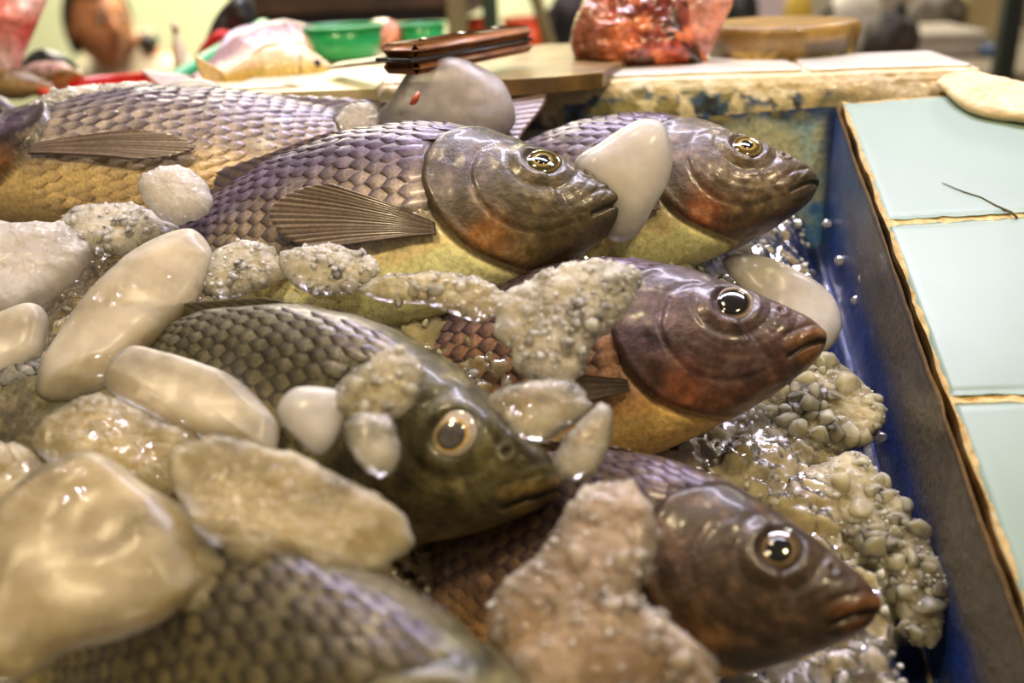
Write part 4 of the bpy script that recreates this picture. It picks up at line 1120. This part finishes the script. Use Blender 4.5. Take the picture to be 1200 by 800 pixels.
def small_fish(label, p0, p1, h, th, back, belly, seed, up=(0, 0, 1), tail=True, group=None):
    """a smaller fish from snout p0 to tail root p1"""
    ax = p0 - p1; L = np.linalg.norm(ax); ax /= L; upv = np.array(up, float); sd = np.cross(upv, ax); sd /= np.linalg.norm(sd); upv = np.cross(ax, sd)
    root = empty('whole_fish', p1, label, 'fish', group, rot=np.stack([ax, sd, upv], 1))
    n, m = 60, 40; t = np.linspace(0, 1, n); an = np.linspace(0, 2 * np.pi, m, endpoint=False)
    rad = np.interp(t, [0, .02, .1, .22, .4, .6, .8, .93, 1], [.02, .22, .55, .85, 1, .9, .55, .3, .26])
    T_, A_ = np.meshgrid(t, an, indexing='ij'); R2 = np.repeat(rad[:, None], m, 1)
    V = np.stack([L * (1 - T_), th / 2 * R2 * np.cos(A_), h / 2 * R2 * np.sin(A_)], -1).reshape(-1, 3)
    T_ = T_.ravel(); A_ = A_.ravel(); gl = np.where(np.abs(T_ - .26 - .03 * np.cos(A_ * 2)) < .012, 1., 0)
    V[:, 1] *= 1 - .10 * gl; V += .0012 * fbm(V * 90 + seed, 3, seed)[:, None]
    c = mixc(np.tile(belly, (len(V), 1)), np.tile(back, (len(V), 1)), smooth(.05, .6, np.sin(A_) + .3 * fbm(V * 60, 3, seed))) * (1 - .5 * gl)[:, None]
    mesh('body', V, [tuple(f)[::-1] for f in gridF(n, m, True)] + [tuple(range(m)), tuple(range((n - 1) * m, n * m))[::-1]], M['fish'], root, c)
    for s in (1, -1):
        e = MB().ball((L * .87, s * th * .30, h * .10), (h * .07, h * .05, h * .07), 8, 12).build('eye', M['pupil'], root)
    nu, nv = 10, 21; U, Vv = np.meshgrid(np.linspace(0, 1, nu), np.linspace(-1, 1, nv), indexing='ij'); U = U.ravel(); Vv = Vv.ravel()
    Pf = np.stack([.01 * L - U * L * (.20 + .06 * np.abs(Vv)), .001 * np.cos(Vv * 30), Vv * h * (.12 + .34 * U)], 1)
    shell('tail_fin', Pf, nu, nv, .0012, np.array([0, 1., 0]), M['fin'], root, np.tile((back + belly) / 2, (len(Pf), 1)))
    U, Vv = np.meshgrid(np.linspace(0, 1, 30), np.linspace(0, 1, 4), indexing='ij'); U = U.ravel(); Vv = Vv.ravel()
    Pf = np.stack([L * (.70 - .45 * U) - .03 * L * Vv, 0 * U, h * .5 * np.interp(.3 + .45 * U, t, rad) - .002 + Vv * h * .12 * np.sin(U * 3.1)], 1)
    shell('dorsal_fin', Pf, 30, 4, .0012, np.array([0, 1., 0]), M['fin'], root, np.tile(back * .8, (len(Pf), 1)))
    return root


small_fish('silvery pink fish lying over the yellow bellied one', at_d(376, 40, .78), at_d(228, 98, .70), .050, .034, lin(150, 120, 124), lin(246, 226, 220), 3, up=(-.4, .3, .86))
small_fish('pale yellow fish in front of the silvery pink fish', at_d(390, 83, .665), at_d(262, 92, .655), .040, .034, lin(226, 196, 160), lin(206, 176, 96), 6, up=(-.05, .3, .95))
small_fish('brown fish in the red basin, its snout at the left edge', at_d(-30, 96, .72), at_d(62, 102, .74), .024, .022, lin(106, 78, 34), lin(170, 140, 90), 7)
small_fish('shiny brown fish in the red basin nearest the seller', at_d(96, 88, .76), at_d(50, 100, .80), .018, .018, lin(120, 88, 36), lin(160, 120, 60), 8)
small_fish('pinkish fish lying behind the brown ones in the red basin', at_d(88, 84, .80), at_d(10, 92, .82), .022, .022, lin(206, 164, 150), lin(216, 186, 170), 9)
small_fish('dark purple fish tip at the left edge above the turned tilapia', at_d(24, 138, .62), at_d(-60, 130, .64), .030, .024, lin(58, 48, 66), lin(120, 104, 110), 10)


def fillet_col(V, nn):
    k = len(V); s = np.sin((V[:, 0] * .8 + V[:, 2] * .45) * 120 + 2 * fbm(V * 25, 2, 3)); 
    c = mixc(np.tile(lin(214, 170, 156), (k, 1)), np.tile(lin(190, 84, 70), (k, 1)), smooth(-.3, .8, s) * smooth(-.05, .03, V[:, 2]))
    return mixc(c, np.tile(lin(196, 172, 164), (k, 1)), smooth(.0, -.03, V[:, 2]) * .8)
o = lump('fish_fillet', [(-30, -40), (30, -40), (56, -10), (46, 24), (32, 56), (20, 92), (2, 108), (-26, 106), (-44, 70), (-50, 0)], 0, .85, .03, M['meat'], .001, 60, 3, 41, col=fillet_col, dist=.74)
tag(o, 'pink and red cut of fish propped up in the upper left corner', 'fish')

# ------------------------------------------------------------------ farther back
M['wall_green'] = simple('pale_green_wall', lin(214, 222, 180), lin(224, 230, 192), 2, .7)
M['wall_grey'] = simple('grey_wall', lin(150, 140, 124), lin(176, 166, 150), 2, .7)
M['floor'] = simple('wet_floor', lin(70, 66, 58), lin(96, 90, 78), 5, .3)
o = MB().box((-6, -3, -.05), (4, 3.7, 0)).build('floor', M['floor'], None, False); o['kind'] = 'structure'
o = MB().box((-6, 3.6, 0), (-.2, 3.7, 3)).build('wall_back', M['wall_green'], None, False); o['kind'] = 'structure'
o = MB().box((-.2, 3.6, 0), (4, 3.7, 3)).build('wall_back_right', M['wall_grey'], None, False); o['kind'] = 'structure'

Yt = .98
q0, q1 = at_y(272, 30, Yt), at_y(700, 22, Yt)
zt0 = q0[2]; zt1 = zt0 + .085
dt = empty('dark_table', (q0[0] + .3, Yt + .2, zt0), 'dark brown table behind the green tub, its edge along the top of the picture', 'table')
q2 = at_y(545, 26, Yt)
child(MB().box((q0[0], Yt, zt0 + .010), (q2[0], Yt + .5, zt1), .004), 'tabletop', M['dark_wood'], dt, False)
child(MB().box((q0[0] + .01, Yt + .004, zt0 - .006), (q2[0] - .01, Yt + .48, zt0 + .010), .002), 'underside_shade', M['black'], dt, False)  # black strip standing in for the shadow under the tabletop
M['olive_post'] = simple('olive_post', lin(120, 108, 70), lin(140, 126, 84), 10, .6)
for x0, x1, m in ((523, 546, 'olive_post'), (565, 582, 'green_dark')):
    if m == 'green_dark': M[m] = simple('dark_green_paint', lin(40, 56, 40), lin(52, 66, 46), 10, .5)
    Yq = Yt - .015 if x0 < 550 else Yt - .04
    a0, a1 = at_y(x0, 20, Yq), at_y(x1, 20, Yq)
    child(MB().box((a0[0], Yq, 0), (a1[0], Yq + .03, zt1), .003), 'leg', M[m], dt, False)
for xx in (q0[0] + .05,):
    child(MB().box((xx - .02, Yt + .44, 0), (xx + .02, Yt + .48, zt0), .003), 'leg', M['dark_wood'], dt, False)
# slanting post and black sack at the meat
ps = empty('wooden_post', at_y(632, 60, 1.0) * np.array([1, 1, 0]), 'slanting wooden post beside the black sack', 'post')
child(MB().tube([at_y(648, 64, .99) * np.array([1, 1, 0]), at_y(646, 60, .99), at_y(622, -20, .99), at_y(600, -90, .99)], .012, 12), 'shaft', M['olive_post'], ps)
Mx = lambda c0, c1, r=.6: simple('stuff_%d' % random.randrange(10 ** 6), c0, c1, 14, r)
bench_z = at_y(980, 76, 1.25)[2]
bn = empty('back_bench', (.35, 1.4, bench_z), 'low grey bench behind the cutting table carrying the market goods', 'bench')
bx0, bx1 = q2[0] + .012, at_y(1420, 60, 1.1)[0]
child(MB().box((bx0, 1.08, bench_z - .04), (bx1, 1.9, bench_z), .004), 'benchtop', M['concrete'], bn, False)
for x in (bx0 + .05, bx1 - .05):
    for y in (1.12, 1.85):
        child(MB().box((x - .03, y - .03, 0), (x + .03, y + .03, bench_z - .04), .004), 'leg', M['dark_wood'], bn, False)


def bagobj(name, x0, x1, y0, y1, Y, mat, label, cat, seed=0, amp=.14, tie=True):
    """a slack sack standing on the bench, with a gathered neck"""
    a, b = at_y(x0, (y0 + y1) / 2, Y), at_y(x1, (y0 + y1) / 2, Y); top = at_y((x0 + x1) / 2, y0, Y)[2]
    wd_ = b[0] - a[0]; c = np.array([(a[0] + b[0]) / 2, Y, bench_z]); H = top - bench_z
    r0 = empty(name, c, label, cat)
    def df(V, D): return V * (1 + amp * fbm(D * 2.4 + seed, 3, seed))[:, None]
    m = MB().ball(c + np.array([0, 0, H * .46]), (wd_ / 2, wd_ * .45, H * .46), 26, 36, df); child(m, 'sack', mat, r0)
    if tie:
        child(MB().tube([c + np.array([0, 0, H * .86]), c + np.array([.004, 0, H * .94]), c + np.array([.012, 0, H * 1.0])], [wd_ * .12, wd_ * .07, wd_ * .16], 14), 'neck', mat, r0)
    return r0


bagobj('black_sack', 640, 700, -30, 80, 1.12, Mx(lin(26, 24, 26), lin(58, 50, 52)), 'black plastic sack left of the raw meat', 'sack', 3, .3)
bagobj('black_sack', 846, 890, -30, 70, 1.30, M['black'], 'black sack behind the gap between meat and chopping block', 'sack', 4)
bagobj('white_sack', 968, 1034, -26, 74, 1.32, Mx(lin(196, 190, 176), lin(226, 220, 206)), 'round white sack behind the chopping block', 'sack', 5)
bagobj('black_sack', 1012, 1078, 6, 76, 1.20, Mx(lin(34, 30, 26), lin(70, 60, 48)), 'dark grey sack in front of the white sack', 'sack', 6, .25)
bagobj('yellow_sack', 918, 952, -22, 74, 1.45, Mx(lin(196, 166, 60), lin(150, 126, 60)), 'yellow sack behind the chopping block', 'sack', 7)
bagobj('black_sack', 944, 986, 8, 74, 1.24, M['black'], 'small black sack touching the yellow one', 'sack', 8)
bagobj('grey_sack', 1066, 1130, -20, 40, 1.62, Mx(lin(120, 112, 100), lin(60, 54, 50)), 'grey sack behind the pale crate', 'sack', 9, .3)


def crate(name, x0, x1, y0, Y, dep_, mat, label):
    a, b = at_y(x0, 60, Y), at_y(x1, 60, Y); top = at_y((x0 + x1) / 2, y0, Y)[2]
    r0 = empty(name, ((a[0] + b[0]) / 2, Y + dep_ / 2, bench_z), label, 'crate')
    child(MB().box((a[0], Y, bench_z), (b[0], Y + dep_, top - .012), .004), 'box', mat, r0, False)
    child(MB().box((a[0] - .004, Y - .004, top - .012), (b[0] + .004, Y + dep_ + .004, top), .003), 'lid', mat, r0, False)
    return r0


crate('lavender_box', 884, 920, -30, 1.5, .06, Mx(lin(206, 196, 214), lin(216, 208, 222)), 'pale lavender box behind the chopping block')
crate('pale_crate', 1072, 1152, 38, 1.3, .2, Mx(lin(170, 160, 144), lin(190, 182, 168)), 'pale grey crate standing right of the dark grey sack')
crate('blue_crate', 1154, 1174, 54, 1.28, .05, Mx(lin(86, 110, 150), lin(100, 124, 160)), 'small blue crate beside the dark post')
crate('tan_crate', 1128, 1172, -30, 1.6, .1, Mx(lin(176, 160, 116), lin(190, 176, 136)), 'tall tan crate behind the pale grey crate')
po = empty('dark_post', at_y(1182, 60, 1.06) * np.array([1, 1, 0]), 'dark green upright post at the right edge behind the ledge', 'post')
a0, a1 = at_y(1172, 40, 1.05), at_y(1194, 40, 1.05)
child(MB().box((a0[0], 1.04, 0), (a1[0], 1.07, 2.2), .004), 'shaft', simple('post_paint', lin(24, 30, 24), lin(34, 40, 32), 10, .5), po, False)
tub_z = bench_z
for x, wpx, lab in ((556, 46, 'orange basin behind the table legs'), (618, 60, 'orange basin beside the slanting post')):
    a0 = at_y(x, 34, 1.35); R_ = wpx / 2 / FOC * 1.7
    r0 = empty('orange_basin', (a0[0], 1.35, bench_z), lab, 'basin')
    H_ = at_y(x, 20, 1.35)[2] - bench_z
    child(MB().lathe([(R_ * .8, 0), (R_ * .97, H_ * .95), (R_ * .93, H_ * .95), (R_ * .76, H_ * .1), (.001, H_ * .1)], 32, (a0[0], 1.35, bench_z)), 'shell', M['orange'], r0)
    child(MB().lathe([(R_ * .95, H_ * .9), (R_ * 1.05, H_ * .93), (R_ * 1.03, H_), (R_ * .92, H_)], 32, (a0[0], 1.35, bench_z), cap=False), 'rim', M['orange'], r0)

# things on the cutting table at the left
def tlump(name, ol, dist, th, mat, label, cat, seed):
    o = lump(name, ol, 0, .85, th, mat, .001, 50, 2.8, seed, dist=dist); tag(o, label, cat); return o
tlump('black_bag', [(20, 92), (34, 64), (60, 58), (86, 70), (92, 92), (60, 100)], .86, .05, M['black'], 'black bag slumped behind the red basin', 'bag', 51)
tlump('red_cloth', [(228, 76), (236, 56), (256, 38), (276, 42), (274, 62), (252, 74)], .86, .05, simple('red_fabric', lin(196, 16, 18), lin(170, 10, 14), 14, .8), 'bright red cloth behind the green tray rim', 'cloth', 52)
tlump('black_bag', [(240, 60), (248, 28), (268, 2), (290, -14), (300, 20), (292, 44), (264, 56)], .90, .05, M['black'], 'black bag behind the red cloth', 'bag', 53)
bench_z2 = zb_
wb = empty('white_bottle', at_z(213, 78, ZL), 'narrow white bottle standing left of the red cloth', 'bottle')
P = at_y(213, 80, .44); P = np.array([P[0], .44, bench_z2]); wb.location = Vector(P); hB2 = at_y(213, 26, .44)[2] - P[2]; r = 8 / FOC * .87
child(MB().lathe([(r * .95, 0), (r, hB2 * .03), (r, hB2 * .7), (r * .5, hB2 * .82), (r * .4, hB2 * .88)], 24, P), 'body', M['white_cloth'], wb)
child(MB().lathe([(r * .5, hB2 * .88), (r * .5, hB2), (r * .3, hB2 * 1.01)], 20, P), 'cap', M['white_cloth'], wb)

# ------------------------------------------------------------------ the seller, seated on a low stool behind the table
hc = at_d(117, 29, 2.7)
Lp = lambda *p: np.array(p, float)
seat = max(.10, hc[2] - .66)
per = empty('person', (hc[0], hc[1], 0), 'person with short dark hair in an open cream shirt, seated behind the counter looking aside', 'person')
yaw = math.radians(50); Rz = np.array([[math.cos(yaw), -math.sin(yaw), 0], [math.sin(yaw), math.cos(yaw), 0], [0, 0, 1]])
M['skin'] = simple('skin', lin(178, 116, 78), lin(192, 130, 90), 18, .5, .1, 0, 0, 0, .1)
M['hair'] = simple('hair', lin(22, 16, 14), lin(36, 28, 24), 80, .5, .1, .4, .002)


def head_def(V, D):
    V = V.copy(); x, y, z = D[:, 0], D[:, 1], D[:, 2]
    g = lambda cx, cy, cz, s: np.exp(-((x - cx) ** 2 + (y - cy) ** 2 + (z - cz) ** 2) / s ** 2)
    V[:, 0] *= 1 - .26 * smooth(-.2, -1, z); V[:, 1] *= 1 - .10 * smooth(-.3, -1, z)
    V[:, 1] -= .012 * smooth(-.45, -.9, z) * smooth(.2, -.6, y)              # chin
    V[:, 1] -= .028 * g(0, -.98, -.16, .17) + .014 * g(0, -.99, .03, .15)       # nose
    V[:, 1] += .010 * (g(.33, -.93, .10, .18) + g(-.33, -.93, .10, .18))        # eye sockets
    V[:, 1] -= .006 * g(0, -.95, .28, .4)                                   # brow
    V[:, 1] -= .009 * g(0, -.88, -.46, .16) - .007 * g(0, -.89, -.455, .045)   # mouth
    V[:, 0] += .010 * (g(.75, -.5, -.1, .3) - g(-.75, -.5, -.1, .3))
    return V


mb = MB()
hm_ = MB().ball((0, 0, 0), (.078, .098, .122), 60, 80, head_def)
mb.add(hm_.V[0] @ Rz.T + hc, hm_.F)
for s in (1, -1):
    e = MB().ball((0, 0, 0), (.010, .020, .032), 10, 14); mb.add((e.V[0] + Lp(s * .080, .012, -.006)) @ Rz.T + hc, e.F)


def rings(mb, R):
    V = []; an = np.linspace(0, 2 * np.pi, 28, endpoint=False)
    for (x, y, z, rx, ry) in R: V.append(np.stack([x + rx * np.cos(an), y + ry * np.sin(an), np.full(28, z)], 1))
    k = len(R)
    return mb.add(np.concatenate(V), [tuple(f) for f in gridF(k, 28, True)] + [tuple(range(28))[::-1], tuple(range((k - 1) * 28, k * 28))])


nk = hc + Lp(0, .03, -.10); sh = hc[2] - .125
px_, py_ = hc[0], hc[1] + .15
torso = [(px_, py_ + .05, seat + .02, .15, .11), (px_, py_ + .05, seat + .10, .165, .12), (px_, py_ + .03, seat + .24, .150, .105), (px_, py_ + .01, sh - .10, .175, .115), (px_, py_, sh - .02, .185, .10), (px_, py_ - .003, sh + .025, .14, .075), (px_, py_ - .012, sh + .055, .075, .062), (px_, py_ - .06, sh + .075, .060, .064), (px_, py_ - .11, hc[2] - .03, .056, .060)]
rings(mb, torso)
sk = MB(); sk.V, sk.F, sk.n = list(mb.V), list(mb.F), mb.n
arms = []
for s in (1, -1):
    A = Lp(px_ + s * .175, py_, sh - .015); E = Lp(px_ + s * .23, py_ - .10, sh - .27); H = Lp(px_ + s * .12, py_ - .30, sh - .30)
    arms.append((A, E, H))
    mb.tube([A, (A + E) / 2, E, (E + H) / 2, H], [.052, .047, .040, .035, .026], 16)
    fw = (H - E) / np.linalg.norm(H - E); acr = np.cross(fw, (0, 0, 1)); acr /= np.linalg.norm(acr)
    mb.tube([H - fw * .01, H + fw * .04, H + fw * .085], [.026, .036, .034], 14, flat=(1.1, .5))
    for k, (o_, l_) in enumerate(((-.027, .062), (-.009, .074), (.009, .070), (.027, .054))):
        b0 = H + fw * .08 + acr * o_
        mb.tube([b0, b0 + fw * l_ * .5 + Lp(0, 0, -.004), b0 + fw * l_ * .85 + Lp(0, 0, -.018), b0 + fw * l_ * .95 + Lp(0, 0, -.030)], [.0095, .009, .008, .006], 10)
    b0 = H + fw * .02 - acr * s * .026
    mb.tube([b0, b0 - acr * s * .022 + fw * .025, b0 - acr * s * .028 + fw * .055], [.013, .010, .007], 10)
    hp = Lp(px_ + s * .085, py_ + .03, seat + .07); kn_ = Lp(px_ + s * .15, py_ - .34, seat + .20); an_ = Lp(px_ + s * .14, py_ - .22, .07)
    mb.tube([hp, (hp + kn_) / 2, kn_, (kn_ + an_) / 2, an_], [.085, .075, .056, .055, .036], 18)
    mb.tube([an_ + Lp(0, .03, -.03), an_ + Lp(0, -.05, -.035), an_ + Lp(0, -.14, -.05)], [.035, .038, .026], 14, flat=(1, .75))
bd = child(mb, 'body', M['skin'], per)
md = bd.modifiers.new('one_skin', 'REMESH'); md.mode = 'VOXEL'; md.voxel_size = .0055; md.use_smooth_shade = True
# hair
hp_ = MB().ball((0, 0, 0), (.086, .106, .128), 40, 60)
Vh = hp_.V[0]; kf = [f for f in hp_.F if len(f) == 4 and all((Vh[i][2] > .082 + .01 * math.sin(Vh[i][0] * 60)) or (Vh[i][1] > .005 - .35 * max(0, Vh[i][2]) and Vh[i][2] > -.075) or (abs(Vh[i][0]) > .06 and Vh[i][1] > -.012 and Vh[i][2] > .0) for i in f)]
Vh = Vh * (1 + .03 * fbm(Vh * 50, 3, 4))[:, None]
ho = child(MB().add(Vh @ Rz.T + hc, kf), 'hair', M['hair'], per)
sd_ = ho.modifiers.new('thick', 'SOLIDIFY'); sd_.thickness = .010; sd_.offset = -1
nb_ = hc + Rz @ Lp(.02, .15, -.055)
child(MB().ball(hc + Lp(.088, .10, -.060), (.028, .034, .030), 14, 18), 'hair_bun', M['hair'], per)
for s in (1, -1):
    ec = Lp(s * .030, -.088, .016)
    ey = child(MB().ball(Rz @ ec + hc, (.0125, .0125, .0115), 12, 16), 'eye', simple('eye_white', lin(120, 96, 76), rough=.4), per)
    q = child(MB().ball(Rz @ (ec + Lp(.004, -.0095, 0)) + hc, (.0055, .0045, .0055), 8, 12), 'iris', M['pupil'], per)
    child(MB().tube([Rz @ Lp(s * .012, -.101, .036) + hc, Rz @ Lp(s * .030, -.099, .043) + hc, Rz @ Lp(s * .050, -.086, .036) + hc], [.0022, .003, .0015], 8), 'eyebrow', M['hair'], per)
child(MB().tube([Rz @ Lp(-.024, -.088, -.056) + hc, Rz @ Lp(0, -.0985, -.055) + hc, Rz @ Lp(.024, -.088, -.056) + hc], [.0025, .005, .0025], 8), 'lips', simple('lips', lin(120, 60, 48), rough=.5), per)
# shirt: body and sleeves in one, open at the neck
mb = MB()
rings(mb, [(x, y + (.0 if i < 4 else .012), z, rx + .016, ry + .016) for i, (x, y, z, rx, ry) in enumerate(torso[:6])])
for s, (A, E, H) in zip((1, -1), arms):
    mb.tube([A, A * .4 + E * .6, A * .05 + E * .95], [.066, .062, .058], 18)
so = child(mb, 'shirt', M['white_cloth'], per)
md = so.modifiers.new('one_cloth', 'REMESH'); md.mode = 'VOXEL'; md.voxel_size = .006; md.use_smooth_shade = True
cl = MB()
for s in (1, -1):
    cl.tube([Lp(px_ + s * .02, py_ - .10, sh - .07), Lp(px_ + s * .052, py_ - .085, sh + .01), Lp(px_ + s * .076, py_ - .03, sh + .062), Lp(px_ + s * .05, py_ + .055, sh + .075), Lp(px_, py_ + .07, sh + .075)], [.006, .018, .022, .020, .018], 12, flat=(.45, 1))
child(cl, 'collar', M['white_cloth'], per)
tr = MB()
for s in (1, -1):
    hp = Lp(px_ + s * .085, py_ + .03, seat + .07); kn_ = Lp(px_ + s * .15, py_ - .34, seat + .20); an_ = Lp(px_ + s * .14, py_ - .22, .09)
    tr.tube([hp, (hp + kn_) / 2, kn_, (kn_ + an_) / 2, an_], [.10, .088, .068, .066, .056], 18)
child(tr, 'trousers', simple('dark_trousers', lin(44, 44, 52), lin(56, 56, 64), 20, .8), per)
st = empty('low_stool', (px_, py_ + .04, 0), 'low wooden stool the seller sits on', 'stool')
child(MB().box((px_ - .16, py_ - .10, seat - .06), (px_ + .16, py_ + .18, seat - .03), .006), 'seat', M['dark_wood'], st)
for sx in (-.13, .13):
    for sy in (-.07, .15):
        child(MB().box((px_ + sx - .018, py_ + sy - .018, 0), (px_ + sx + .018, py_ + sy + .018, seat - .06), .003), 'leg', M['dark_wood'], st)
